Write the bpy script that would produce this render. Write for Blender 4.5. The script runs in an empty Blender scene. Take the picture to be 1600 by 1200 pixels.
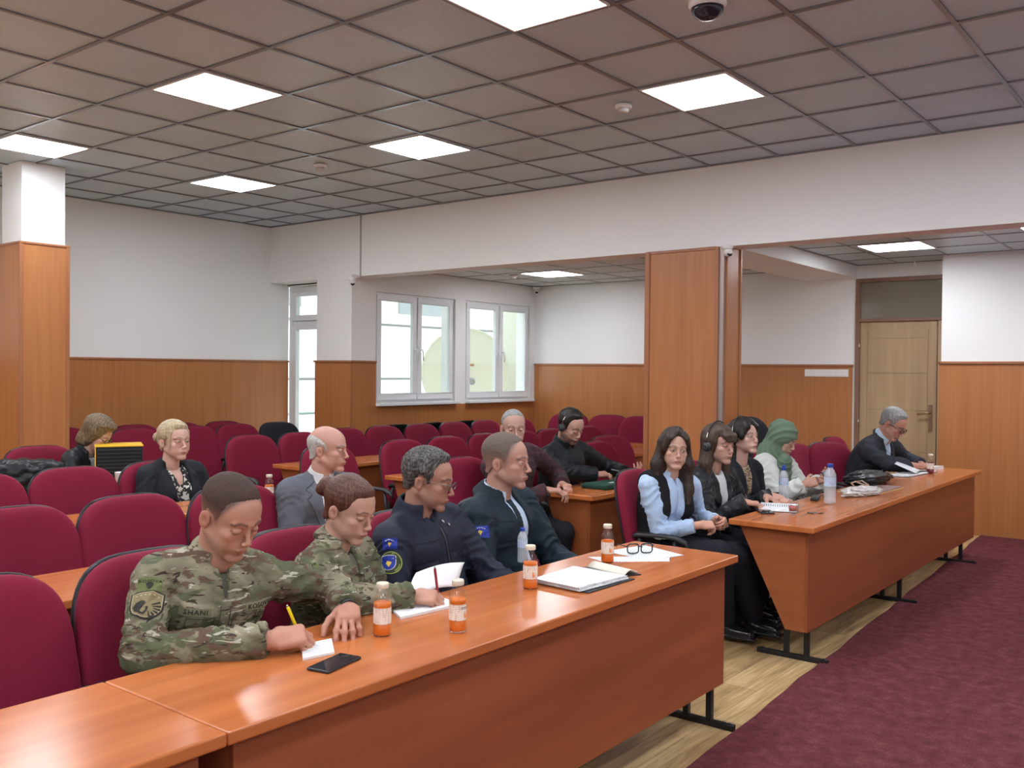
import bpy, bmesh, math, random
import numpy as np
from mathutils import Vector, Matrix, Euler
PI = math.pi
R = math.radians
sc = bpy.context.scene
col = sc.collection

# ------------------------------------------------------------------ camera, world, exposure
cam_d = bpy.data.cameras.new('camera'); cam_d.sensor_width = 36.0; cam_d.lens = 1462.96/1600*36.0
cam_d.clip_start = .05; cam_d.clip_end = 200
cam = bpy.data.objects.new('camera', cam_d); col.objects.link(cam); sc.camera = cam
yaw, pit, rol = 0.66744, -0.014197, 0.0090787
f_ = Vector((math.cos(yaw)*math.cos(pit), math.sin(yaw)*math.cos(pit), math.sin(pit)))
r_ = Vector((math.sin(yaw), -math.cos(yaw), 0)); u_ = r_.cross(f_)
rr = math.cos(rol)*r_ + math.sin(rol)*u_; uu = -math.sin(rol)*r_ + math.cos(rol)*u_
cam.matrix_world = Matrix(((rr.x, uu.x, -f_.x, -3.1469), (rr.y, uu.y, -f_.y, -4.7613), (rr.z, uu.z, -f_.z, 1.59), (0, 0, 0, 1)))

world = bpy.data.worlds.new('overcast_sky'); sc.world = world; world.use_nodes = True
wn = world.node_tree.nodes; wn['Background'].inputs[0].default_value = (.86, .93, 1.0, 1); wn['Background'].inputs[1].default_value = 1.15
sc.view_settings.view_transform = 'Standard'; sc.view_settings.look = 'None'
sc.view_settings.gamma = 1.0; sc.view_settings.use_curve_mapping = False
sc.view_settings.exposure = 1.5
PANEL_STRENGTH = 9.0
sc.cycles.use_denoising = True
sc.cycles.max_bounces = 8; sc.cycles.transparent_max_bounces = 8
sc.cycles.sample_clamp_indirect = 6.0

# ------------------------------------------------------------------ materials
MATS = {}
def mat(name, color=(.8, .8, .8), rough=.5, metal=0.0, spec=.5, **kw):
    if name in MATS: return MATS[name]
    m = bpy.data.materials.new(name); m.use_nodes = True
    b = m.node_tree.nodes['Principled BSDF']
    b.inputs['Base Color'].default_value = (*color, 1); b.inputs['Roughness'].default_value = rough
    b.inputs['Metallic'].default_value = metal; b.inputs['Specular IOR Level'].default_value = spec
    for k, v in kw.items(): b.inputs[k.replace('_', ' ')].default_value = v
    m.diffuse_color = (*color, 1)
    MATS[name] = m
    return m
class NT:
    def __init__(s, m): s.t = m.node_tree; s.n = s.t.nodes; s.l = s.t.links; s.b = s.n['Principled BSDF']
    def add(s, typ, **kw):
        n = s.n.new(typ)
        for k, v in kw.items():
            if k.startswith('i_'):
                key = k[2:].replace('_', ' ')
                n.inputs[key].default_value = v
            else: setattr(n, k, v)
        return n
    def link(s, a, b): s.l.new(a, b)
    def coords(s, scale=(1, 1, 1), kind='Object', rot=(0, 0, 0)):
        if kind == 'World':
            g = s.add('ShaderNodeNewGeometry'); o = g.outputs['Position']
        else:
            g = s.add('ShaderNodeTexCoord'); o = g.outputs[kind]
        mp = s.add('ShaderNodeMapping'); mp.inputs['Scale'].default_value = scale; mp.inputs['Rotation'].default_value = rot
        s.link(o, mp.inputs[0]); return mp.outputs[0]
    def noise(s, vec, scale, detail=3, rough=.55, dist=0):
        n = s.add('ShaderNodeTexNoise'); n.inputs['Scale'].default_value = scale; n.inputs['Detail'].default_value = detail
        n.inputs['Roughness'].default_value = rough; n.inputs['Distortion'].default_value = dist
        s.link(vec, n.inputs['Vector']); return n.outputs['Fac']
    def ramp(s, fac, stops, interp='LINEAR'):
        r = s.add('ShaderNodeValToRGB'); r.color_ramp.interpolation = interp
        e = r.color_ramp.elements
        while len(e) > 1: e.remove(e[-1])
        e[0].position = stops[0][0]; e[0].color = (*stops[0][1], 1)
        for p, c in stops[1:]:
            q = e.new(p); q.color = (*c, 1)
        s.link(fac, r.inputs[0]); return r.outputs[0]
    def mix(s, fac, a, b, mode='MIX'):
        n = s.add('ShaderNodeMix'); n.data_type = 'RGBA'; n.blend_type = mode
        for sock, v in ((n.inputs[0], fac), (n.inputs[6], a), (n.inputs[7], b)):
            if hasattr(v, 'links') or hasattr(v, 'is_linked'): s.link(v, sock)
            elif isinstance(v, (int, float)): sock.default_value = v
            else: sock.default_value = (*v, 1)
        return n.outputs[2]
    def math(s, op, a, b=None, c=None):
        n = s.add('ShaderNodeMath'); n.operation = op
        for i, v in enumerate((a, b, c)):
            if v is None: continue
            if isinstance(v, (int, float)): n.inputs[i].default_value = v
            else: s.link(v, n.inputs[i])
        return n.outputs[0]
    def bump(s, h, strength=.3, dist=.002):
        n = s.add('ShaderNodeBump'); n.inputs['Strength'].default_value = strength; n.inputs['Distance'].default_value = dist
        s.link(h, n.inputs['Height']); s.link(n.outputs[0], s.b.inputs['Normal'])
    def color(s, c): s.link(c, s.b.inputs['Base Color'])

def wood(name, c0, c1, axis, rough=.3, scale=1.0, streak=30, coat=0.0, det=4):
    """melamine with grain running along axis (0,1,2), in world space"""
    m = mat(name, c1, rough); t = NT(m)
    sca = [streak*scale]*3; sca[axis] = 1.3*scale
    v = t.coords(tuple(sca), 'World')
    n1 = t.noise(v, 1.0, det, .5, 0)
    sc2 = [5*scale]*3; sc2[axis] = .5*scale
    n2 = t.noise(t.coords(tuple(sc2), 'World'), 1.0, 2, .5, .3)
    f = t.math('ADD', t.math('MULTIPLY', n1, .6), t.math('MULTIPLY', n2, .4))
    t.color(t.ramp(f, [(.32, c0), (.5, tuple((a+b)/2 for a, b in zip(c0, c1))), (.68, c1)]))
    if coat: m.node_tree.nodes['Principled BSDF'].inputs['Coat Weight'].default_value = coat
    return m
M_PANEL = wood('cherry_wall_panel', (.40, .145, .045), (.50, .20, .065), 2, .36, 1.0, 36, det=2.5)
M_TRIMW = wood('cherry_trim', (.34, .125, .05), (.42, .17, .07), 2, .35)
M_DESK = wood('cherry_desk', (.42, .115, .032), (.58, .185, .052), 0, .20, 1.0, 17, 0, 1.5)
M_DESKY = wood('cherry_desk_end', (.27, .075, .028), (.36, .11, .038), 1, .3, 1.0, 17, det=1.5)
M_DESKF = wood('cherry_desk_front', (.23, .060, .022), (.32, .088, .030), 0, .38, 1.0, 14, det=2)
M_DOOR = wood('oak_door', (.40, .27, .15), (.50, .35, .20), 2, .45, 1.0, 26)
M_DOORF = wood('brown_door_frame', (.20, .10, .065), (.27, .14, .09), 2, .4)
M_WHITE = mat('wall_paint', (.87, .865, .845), .7)
t = NT(M_WHITE); t.bump(t.noise(t.coords((1, 1, 1), 'World'), 90, 3), .08, .002)
M_PVC = mat('white_pvc', (.82, .84, .85), .35)
M_BLACKM = mat('black_metal', (.018, .018, .02), .38, .3)
M_BLACKP = mat('black_plastic', (.022, .023, .026), .45)
M_WHITEP = mat('white_plastic', (.82, .82, .80), .35)
M_CHROME = mat('brushed_metal', (.6, .58, .54), .25, 1.0)
M_GRID = mat('ceiling_grid', (.24, .25, .27), .28, .6)
M_TILE = mat('ceiling_tile', (.5, .6, .65), .42, spec=.6)
t = NT(M_TILE)
v = t.coords((1, 1, 1), 'World')
vo = t.add('ShaderNodeTexVoronoi'); vo.inputs['Scale'].default_value = 95; vo.inputs['Randomness'].default_value = .35; t.link(v, vo.inputs['Vector'])
dots = t.ramp(vo.outputs['Distance'], [(.16, (.62, .62, .62)), (.3, (1, 1, 1))])
vb = t.ramp(t.noise(t.coords((.9, .9, 0), 'World'), 1.0, 2), [(.4, (.50, .62, .70)), (.62, (.55, .67, .75))])
t.color(t.mix(1.0, vb, dots, 'MULTIPLY'))
M_TILEW = mat('annex_ceiling_tile', (.60, .63, .62), .75)
# laminate planks along X
M_FLOOR = mat('oak_laminate', (.4, .28, .17), .33); t = NT(M_FLOOR)
br = t.add('ShaderNodeTexBrick'); br.offset = .37; br.inputs['Scale'].default_value = 1; br.inputs['Brick Width'].default_value = 1.28; br.inputs['Row Height'].default_value = .19
br.inputs['Mortar Size'].default_value = .0022; br.inputs['Bias'].default_value = 0
br.inputs['Color1'].default_value = (0, 0, 0, 1); br.inputs['Color2'].default_value = (1, 1, 1, 1); br.inputs['Mortar'].default_value = (.5, .5, .5, 1)
t.link(t.coords((1, 1, 1), 'World'), br.inputs['Vector'])
g = t.noise(t.coords((1.6, 26, 1), 'World'), 1.0, 6, .6, 1.2)
g2 = t.noise(t.coords((1.1, 6, 1), 'World'), 1.0, 4, .5, 2.2)
f = t.math('ADD', t.math('MULTIPLY', g, .5), t.math('ADD', t.math('MULTIPLY', g2, .4), t.math('MULTIPLY', br.outputs['Color'], .12)))
c = t.ramp(f, [(.33, (.20, .115, .045)), (.47, (.44, .29, .13)), (.60, (.66, .46, .23)), (.75, (.78, .57, .32))])
t.color(t.mix(t.math('MULTIPLY', br.outputs['Fac'], .6), c, (.12, .08, .05)))
M_CARPET = mat('burgundy_carpet', (.2, .03, .04), .95, spec=.1); t = NT(M_CARPET)
n1 = t.noise(t.coords((1, 1, 1), 'World'), 220, 3, .7); n2 = t.noise(t.coords((1, 1, 1), 'World'), 14, 4, .7)
f = t.math('ADD', t.math('MULTIPLY', n1, .55), t.math('MULTIPLY', n2, .45))
t.color(t.ramp(f, [(.36, (.085, .020, .026)), (.5, (.145, .037, .045)), (.62, (.215, .066, .074))])); t.bump(n1, .7, .006)
def folds(t, amt, sc_=5):
    """cloth creases: a second bump under the weave"""
    a = t.noise(t.coords((1, 1, 1.5)), sc_, 2, .45, .5); r = t.math('ABSOLUTE', t.math('SUBTRACT', a, .5))
    b = t.n.new('ShaderNodeBump'); b.inputs['Strength'].default_value = amt; b.inputs['Distance'].default_value = .06; b.invert = True
    t.link(r, b.inputs['Height'])
    prev = [n for n in t.n if n.type == 'BUMP' and n is not b][0]; t.link(b.outputs[0], prev.inputs['Normal'])
def fabric(name, color, var=.12, scale=260, rough=.85, sheen=.2, weave=.25, big=5.0, bdist=.0012, fold=0):
    m = mat(name, color, rough, spec=.2); t = NT(m)
    n1 = t.noise(t.coords(), scale, 2); n2 = t.noise(t.coords(), big, 3)
    f = t.math('ADD', t.math('MULTIPLY', n1, .5), t.math('MULTIPLY', n2, .5))
    t.color(t.ramp(f, [(.35, tuple(x*(1-var) for x in color)), (.65, tuple(min(1, x*(1+var)) for x in color))]))
    t.b.inputs['Sheen Weight'].default_value = sheen; t.b.inputs['Sheen Roughness'].default_value = .4
    t.b.inputs['Sheen Tint'].default_value = (*[min(1, x*1.6+.03) for x in color], 1)
    t.bump(n1, weave, bdist)
    if fold: folds(t, fold)
    return m
M_RED = fabric('crimson_upholstery', (.19, .009, .032), .16, 400, .8, .75, .2, 2.2)
M_BLACKF = fabric('black_upholstery', (.02, .021, .026), .1, 400, .8, .15)
def glassy(name, color, rough=.02, ior=1.45, alpha_mix=.0, milk=0):
    """thin pane or vessel: transparent with a fresnel gloss"""
    m = bpy.data.materials.new(name); m.use_nodes = True; n = m.node_tree.nodes; l = m.node_tree.links
    n.remove(n['Principled BSDF']); o = n['Material Output']
    tr = n.new('ShaderNodeBsdfTransparent'); tr.inputs[0].default_value = (*color, 1)
    gl = n.new('ShaderNodeBsdfGlossy'); gl.inputs['Roughness'].default_value = rough
    fr = n.new('ShaderNodeLayerWeight'); fr.inputs[0].default_value = .5
    pw = n.new('ShaderNodeMath'); pw.operation = 'POWER'; pw.inputs[1].default_value = 4.5; l.new(fr.outputs['Facing'], pw.inputs[0])
    ad = n.new('ShaderNodeMath'); ad.operation = 'MULTIPLY_ADD'; ad.inputs[1].default_value = .85; ad.inputs[2].default_value = .035+alpha_mix; l.new(pw.outputs[0], ad.inputs[0])
    mx = n.new('ShaderNodeMixShader'); l.new(ad.outputs[0], mx.inputs[0]); l.new(tr.outputs[0], mx.inputs[1]); l.new(gl.outputs[0], mx.inputs[2])
    out = mx.outputs[0]
    if milk:
        df = n.new('ShaderNodeBsdfDiffuse'); df.inputs[0].default_value = (.85, .9, .95, 1); m2 = n.new('ShaderNodeMixShader'); m2.inputs[0].default_value = milk
        l.new(out, m2.inputs[1]); l.new(df.outputs[0], m2.inputs[2]); out = m2.outputs[0]
    l.new(out, o.inputs[0]); MATS[name] = m; return m
M_GLASS = glassy('window_glass', (.93, .97, .96))
M_BOTTLEG = glassy('bottle_glass', (.97, .98, .98), .03, 1.5, .03)
M_PET = glassy('clear_plastic', (.95, .97, .99), .06, 1.5, .05, .30)
M_LAMP = mat('led_panel', (1, 1, 1), .5); b = M_LAMP.node_tree.nodes['Principled BSDF']
b.inputs['Emission Color'].default_value = (.94, .985, 1.06, 1); b.inputs['Emission Strength'].default_value = PANEL_STRENGTH
M_PAPER = mat('paper', (.78, .79, .80), .6)

# ------------------------------------------------------------------ mesh helpers
class MB:
    def __init__(s): s.v = []; s.f = []; s.m = []; s.smooth = []
    def add(s, verts, faces, mi=0, sm=False, mtx=None):
        o = len(s.v)
        for v in verts: s.v.append(tuple(mtx @ Vector(v)) if mtx is not None else tuple(v))
        for f in faces: s.f.append(tuple(i+o for i in f)); s.m.append(mi); s.smooth.append(sm)
        return s
    def box(s, x0, x1, y0, y1, z0, z1, mi=0, mtx=None):
        v = [(x, y, z) for x in (x0, x1) for y in (y0, y1) for z in (z0, z1)]
        return s.add(v, [(0, 1, 3, 2), (4, 6, 7, 5), (0, 4, 5, 1), (2, 3, 7, 6), (0, 2, 6, 4), (1, 5, 7, 3)], mi, False, mtx)
    def cyl(s, a, b, r0, r1=None, n=16, mi=0, caps=True, sm=True):
        r1 = r0 if r1 is None else r1
        a = Vector(a); b = Vector(b); d = (b-a).normalized()
        x = d.orthogonal().normalized(); y = d.cross(x)
        v = []; f = []
        for p, r in ((a, r0), (b, r1)):
            for i in range(n):
                q = 2*PI*i/n; v.append(p+(x*math.cos(q)+y*math.sin(q))*r)
        for i in range(n): f.append((i, (i+1) % n, n+(i+1) % n, n+i))
        s.add(v, f, mi, sm)
        if caps: s.add(v, [tuple(range(n-1, -1, -1)), tuple(range(n, 2*n))], mi)
        return s
    def tube(s, pts, r, n=8, mi=0, closed=False, sm=True):
        pts = [Vector(p) for p in pts]; N = len(pts); v = []; f = []
        rs = r if isinstance(r, (list, tuple)) else [r]*N
        px = None
        for i, p in enumerate(pts):
            if closed: d = pts[(i+1) % N]-pts[i-1]
            else: d = pts[min(i+1, N-1)]-pts[max(i-1, 0)]
            d = d.normalized() if d.length > 1e-9 else Vector((0, 0, 1))
            x = (px - d*px.dot(d)) if px is not None else d.orthogonal()
            if x.length < 1e-6: x = d.orthogonal()
            x.normalize(); y = d.cross(x); px = x
            for k in range(n):
                q = 2*PI*k/n; v.append(p+(x*math.cos(q)+y*math.sin(q))*rs[i])
        M = N if closed else N-1
        for i in range(M):
            for k in range(n):
                a = i*n; c = ((i+1) % N)*n
                f.append((a+k, a+(k+1) % n, c+(k+1) % n, c+k))
        s.add(v, f, mi, sm)
        if not closed: s.add(v, [tuple(range(n-1, -1, -1)), tuple(range((N-1)*n, N*n))], mi)
        return s
    def lathe(s, prof, n=24, mi=0, mtx=None, sm=True, c=(0, 0, 0)):
        v = []; f = []
        for r, z in prof:
            for k in range(n):
                q = 2*PI*k/n; v.append((c[0]+r*math.cos(q), c[1]+r*math.sin(q), c[2]+z))
        for i in range(len(prof)-1):
            for k in range(n): f.append((i*n+k, i*n+(k+1) % n, (i+1)*n+(k+1) % n, (i+1)*n+k))
        s.add(v, f, mi, sm, mtx)
        if prof[0][0] > 1e-6: s.add(v[:n], [tuple(range(n-1, -1, -1))], mi, False, mtx)
        if prof[-1][0] > 1e-6: s.add(v[-n:], [tuple(range(n))], mi, False, mtx)
        return s
    def prism(s, poly, z0, z1, mi=0, mtx=None):
        n = len(poly); v = [(x, y, z0) for x, y in poly]+[(x, y, z1) for x, y in poly]
        f = [tuple(range(n-1, -1, -1)), tuple(range(n, 2*n))]+[(i, (i+1) % n, n+(i+1) % n, n+i) for i in range(n)]
        return s.add(v, f, mi, False, mtx)
    def grid(s, fn, nu, nv, mi=0, sm=True, mtx=None, wrapu=False):
        v = [fn(i/nu, j/nv) for j in range(nv+1) for i in range(nu+1)]
        f = [(j*(nu+1)+i, j*(nu+1)+i+1, (j+1)*(nu+1)+i+1, (j+1)*(nu+1)+i) for j in range(nv) for i in range(nu)]
        return s.add(v, f, mi, sm, mtx)
    def build(s, name, mats, parent=None, bevel=0, seg=2, loc=None, rotz=0, fix=True):
        me = bpy.data.meshes.new(name); me.from_pydata(s.v, [], s.f)
        mats = mats if isinstance(mats, (list, tuple)) else [mats]
        for m in mats: me.materials.append(m)
        me.polygons.foreach_set('material_index', s.m); me.polygons.foreach_set('use_smooth', s.smooth)
        if fix:
            bm = bmesh.new(); bm.from_mesh(me)
            bmesh.ops.remove_doubles(bm, verts=bm.verts, dist=1e-6)
            bmesh.ops.recalc_face_normals(bm, faces=bm.faces); bm.to_mesh(me); bm.free()
        me.update()
        o = bpy.data.objects.new(name, me); col.objects.link(o)
        if parent is not None: o.parent = parent
        if loc is not None: o.location = loc
        if rotz: o.rotation_euler[2] = rotz
        if bevel:
            b = o.modifiers.new('bevel', 'BEVEL'); b.width = bevel; b.segments = seg; b.limit_method = 'ANGLE'; b.angle_limit = R(40)
            b.harden_normals = False
        return o
def tag(o, label=None, cat=None, group=None, kind=None):
    if label: o['label'] = label
    if cat: o['category'] = cat
    if group: o['group'] = group
    if kind: o['kind'] = kind
    return o
def empty(name, loc, rz=0, label=None, cat=None, group=None):
    o = bpy.data.objects.new(name, None); col.objects.link(o); o.location = loc; o.rotation_euler = (0, 0, rz); o.empty_display_size = .1
    return tag(o, label, cat, group)
def struct(name, mb, m, parent=None, bevel=0):
    o = mb.build(name, m, parent, bevel); return tag(o, kind='structure') if parent is None else o
def copy_tree(o, parent=None):
    c = o.copy(); col.objects.link(c)
    if parent is not None: c.parent = parent
    for ch in list(o.children): copy_tree(ch, c)
    return c
def text_mesh(s, size, depth=.0006, font_scale_x=1.0, spacing=1.0):
    """text as a mesh, centred, lying in its XY plane"""
    cu = bpy.data.curves.new('t', 'FONT'); cu.body = s; cu.size = size; cu.extrude = depth; cu.align_x = 'CENTER'; cu.align_y = 'CENTER'
    cu.resolution_u = 2; cu.space_character = spacing
    o = bpy.data.objects.new('t', cu); col.objects.link(o)
    dg = bpy.context.evaluated_depsgraph_get(); me = bpy.data.meshes.new_from_object(o.evaluated_get(dg))
    bpy.data.objects.remove(o); bpy.data.curves.remove(cu)
    v = [(q.co.x*font_scale_x, q.co.y, q.co.z) for q in me.vertices]; f = [tuple(p.vertices) for p in me.polygons]
    bpy.data.meshes.remove(me); return v, f

# ------------------------------------------------------------------ the room
CH = 3.312      # main ceiling
AH = 2.78       # side bay ceiling
BB = 2.63       # underside of the beam
BX = 4.01       # hall side of the beam
YB = 4.65       # rear wall
WT = 1.69       # top of the panelling
X0, Y0 = -6.0, -8.0
XF = 7.44       # far wall of the side bays
struct('floor', MB().box(X0, 8, Y0, 5, -.1, 0), M_FLOOR)
# carpet: its edge runs a little askew of the desks
mb = MB(); n = 60; pts = []
for i in range(n+1):
    x = X0+(7.0-X0)*i/n; pts.append((x, -3.012+.0475*(x-.36)+.006*math.sin(x*5)+.004*math.sin(x*13)))
mb.prism([(X0, Y0), (7.0, Y0)]+pts[::-1], 0, .009)
tag(mb.build('carpet', M_CARPET), 'burgundy carpet covering the open floor in front of the desks', 'carpet')
tag(MB().prism([(2.345, -2.935), (X0, -3.34), (X0, Y0), (2.78, Y0)], .0085, .0125).build('carpet', M_CARPET, bevel=.002), 'nearer overlapping length of burgundy carpet, its seam crossing the floor at lower right', 'carpet')
def gx(i): return .6*i
# ceiling: tiles and T bars (dropped 8 mm) over the hall
mb = MB(); mb.box(X0, BX, Y0, YB, CH+.004, CH+.06)
struct('ceiling', mb, M_TILE)
mb = MB()
for i in range(-10, 7):
    mb.box(gx(i)-.012, gx(i)+.012, Y0, YB, CH-.006, CH+.004)
for j in range(-13, 8):
    mb.box(X0, BX, gx(j)-.012, gx(j)+.012, CH-.0055, CH+.004)
mb.box(BX-.022, BX, Y0, YB, CH-.008, CH+.004); mb.box(X0, BX, YB-.022, YB, CH-.008, CH+.004)
struct('trim_1', mb, M_GRID)
# rear wall
mb = MB(); mb.box(X0, 4.29, YB, YB+.2, 0, CH+.06); struct('wall_rear', mb, M_WHITE)
mb = MB(); mb.box(X0-.2, X0, Y0-.2, YB+.2, 0, CH+.06); struct('wall_left', mb, M_WHITE)
mb = MB(); mb.box(X0, 8, Y0-.2, Y0, 0, CH+.06); struct('wall_front', mb, M_WHITE)
def wains(name, boxes, caps):
    mb = MB()
    for b in boxes: mb.box(*b)
    o = struct(name, mb, M_PANEL)
    mb = MB()
    for b in caps: mb.box(*b)
    mb.build('cap_rail', M_TRIMW, o, bevel=.004); return o
wains('trim_2', [(X0, 4.27, YB-.02, YB, 0, WT-.02)], [(X0, 4.28, YB-.035, YB, WT-.022, WT)])
# beam with the pillar between balcony door and windows
mb = MB(); mb.box(BX, 4.27, Y0, YB+.2, BB, CH+.06); struct('wall_beam', mb, M_WHITE)
mb = MB(); mb.box(BX, 4.27, 3.185, 3.78, 0, BB); mb.box(4.27, XF+.2, 3.185, 3.43, 2.49, 3.0)
mb.box(4.27, 4.385, 3.185, 3.43, 0, 2.49); mb.box(4.385, 7.335, 3.185, 3.43, 0, 1.2); mb.box(5.765, 5.965, 3.185, 3.43, 1.2, 2.49); mb.box(7.335, XF+.2, 3.185, 3.43, 0, 2.49)
struct('wall_window', mb, M_WHITE)
wains('trim_3', [(BX-.018, BX, 3.167, 3.78, 0, WT-.02), (BX, 4.375, 3.167, 3.185, 0, WT-.02), (4.375, XF, 3.167, 3.185, 0, 1.16)],
      [(BX-.036, BX, 3.15, 3.80, WT-.022, WT), (BX, 4.375, 3.15, 3.185, WT-.022, WT)])
mb = MB(); mb.box(BX-.021, BX-.001, 3.164, 3.19, 0, WT-.022); mb.box(7.40, 7.44, 3.160, 3.185, 0, 1.16); mb.box(BX-.020, BX, 3.768, 3.786, 0, WT-.022); struct('trim_4', mb, M_TRIMW)
# balcony recess and door
mb = MB(); mb.box(4.27, 5.2, 3.43, YB+.2, BB-.012, BB+.3); mb.box(4.27, 4.30, 3.78, 4.65, 2.60, 2.7); struct('wall_recess', mb, M_WHITE)
d1 = tag(MB().box(4.30, 4.36, 3.66, 3.72, 0, 2.6).box(4.30, 4.36, 4.585, 4.65, 0, 2.6).box(4.30, 4.36, 3.72, 4.585, 2.53, 2.6).box(4.30, 4.36, 3.72, 4.585, 2.12, 2.18).build('door_1', M_PVC, bevel=.006), kind='structure')
mb = MB()
for z0, z1 in ((.02, 2.12), (2.18, 2.53)):
    mb.box(4.29, 4.35, 4.51, 4.585, z0, z1); mb.box(4.29, 4.35, 3.72, 3.79, z0, z1); mb.box(4.29, 4.35, 3.79, 4.51, z0, z0+.07); mb.box(4.29, 4.35, 3.79, 4.51, z1-.05, z1)
mb.build('door_sash', M_PVC, d1, bevel=.005)
MB().box(4.318, 4.324, 3.79, 4.51, .09, 2.07).box(4.318, 4.324, 3.79, 4.51, 2.25, 2.48).build('pane', M_GLASS, d1)
# windows
for k, (xa, xb, mid) in enumerate(((4.385, 5.765, 5.085), (5.965, 7.335, 6.665))):
    F = 3.215
    w = tag(MB().box(xa, xb, F, F+.06, 1.2, 1.245).box(xa, xb, F, F+.06, 2.45, 2.49).box(xa, xa+.045, F, F+.06, 1.245, 2.45).box(xb-.045, xb, F, F+.06, 1.245, 2.45).box(mid-.018, mid+.018, F, F+.06, 1.245, 2.45).build('window_%d' % (k+1), M_PVC, bevel=.004), kind='structure')
    for a, b, hx in ((xa+.03, mid-.008, mid-.045), (mid+.008, xb-.03, mid+.045)):
        mb = MB(); mb.box(a, b, F-.02, F+.03, 1.23, 1.305).box(a, b, F-.02, F+.03, 2.40, 2.465).box(a, a+.07, F-.02, F+.03, 1.305, 2.40).box(b-.07, b, F-.02, F+.03, 1.305, 2.40)
        sash = mb.build('sash', M_PVC, w, bevel=.006)
        MB().box(a+.07, b-.07, F+.002, F+.008, 1.305, 2.40).build('pane', M_GLASS, sash)
        h = MB(); h.box(hx-.014, hx+.014, F-.028, F-.02, 1.78, 1.86)
        h.tube([(hx, F-.025, 1.83), (hx, F-.06, 1.835), (hx+.01, F-.066, 1.80), (hx+.012, F-.066, 1.70)], .009, 8); h.build('handle', M_PVC, sash)
    MB().box(xa-.01, xb+.01, 3.10 if k < 2 else 0, F, 1.165, 1.2).build('window_sill', M_PVC, w, bevel=.006)
# far wall of the side bays with door
mb = MB(); mb.box(XF, XF+.2, -1.30, 3.43, 0, 3.0); mb.box(XF, XF+.2, -2.6, -1.30, 2.645, 3.0); mb.box(XF+.06, XF+.2, -2.6, -1.30, 0, 2.7); struct('wall_far', mb, M_WHITE)
wains('trim_5', [(XF-.02, XF, -1.27, 3.167, 0, WT-.02)], [(XF-.035, XF, -1.28, 3.167, WT-.022, WT+.004)])
# doorway: frame, transom, leaf
d2 = tag(MB().box(XF-.03, XF+.04, -1.35, -1.30, 0, 2.645).box(XF-.03, XF+.04, -2.6, -1.35, 2.60, 2.645).box(XF-.03, XF+.04, -2.6, -1.35, 2.165, 2.20).box(XF-.01, XF+.05, -2.6, -2.16, 0, 2.165).build('door_2', M_DOORF, bevel=.004), kind='structure')
leaf = MB().box(XF, XF+.045, -2.15, -1.35, .01, 2.165).build('door_leaf', M_DOOR, d2, bevel=.003)
mb = MB().box(XF-.012, XF-.008, -2.55, -2.16, 0, 2.165); mb.build('fixed_panel', M_DOOR, d2)
mb = MB()
for z in (.35, .75, 1.2, 1.6, 1.98): mb.box(XF-.004, XF+.002, -2.06, -1.43, z, z+.004)
for y in (-1.43, -2.06): mb.box(XF-.004, XF+.002, y-.002, y+.002, .1, 2.06)
mb.build('groove', mat('oak_groove', (.30, .20, .11), .6), leaf)
mb = MB().box(XF-.012, XF+.002, -2.115, -2.075, .98, 1.27); mb.tube([(XF-.01, -2.095, 1.18), (XF-.055, -2.095, 1.18), (XF-.06, -2.06, 1.18), (XF-.058, -1.97, 1.165)], .010, 10)
mb.build('door_handle', mat('aged_brass', (.36, .24, .15), .3, .9), d2, bevel=.003)
mb = MB()
for z in (1.02, 1.86): mb.cyl((XF-.036, -1.35, z), (XF-.036, -1.35, z+.07), .009)
mb.build('hinge', M_CHROME, d2)
MB().box(XF+.0, XF+.006, -2.6, -1.35, 2.20, 2.60).build('transom_pane', mat('dim_transom_glass', (.20, .175, .13), .12), d2)
# white wall with panelling nearer the camera on the right
mb = MB(); mb.box(7.0, 7.64, Y0, -2.30, 0, 3.0); struct('wall_right', mb, M_WHITE)
wains('trim_6', [(6.975, 7.0, Y0, -2.325, 0, WT+.01), (6.975, 7.44, -2.325, -2.29, 0, WT+.01)], [(6.955, 7.0, Y0, -2.28, WT+.008, WT+.034), (6.955, 7.44, -2.30, -2.275, WT+.008, WT+.034)])
# cross beam towards the far door, side bay ceilings
mb = MB(); mb.box(4.27, XF, -1.30, -.70, 2.655, 3.0); struct('wall_crossbeam', mb, M_WHITE)
def tiled(name, x0, x1, y0, y1, z, ox, oy, m):
    o = struct(name, MB().box(x0, x1, y0, y1, z, z+.05), m)
    mb = MB(); i = x0+ox
    while i < x1: mb.box(i-.01, i+.01, y0, y1, z-.005, z+.001); i += .6
    i = y0+oy
    while i < y1: mb.box(x0, x1, i-.01, i+.01, z-.0045, z+.001); i += .6
    mb.box(x0, x1, y0, y0+.02, z-.006, z); mb.box(x0, x1, y1-.02, y1, z-.006, z); mb.box(x1-.02, x1, y0, y1, z-.006, z)
    mb.build('grid_bars', M_GRID, o)
tiled('ceiling_window_bay', 4.27, XF, -.70, 3.185, AH, .36, .34, M_TILEW)
tiled('ceiling_door_bay', 4.27, XF, Y0, -1.30, 2.80, .28, .25, M_TILE)
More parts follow.
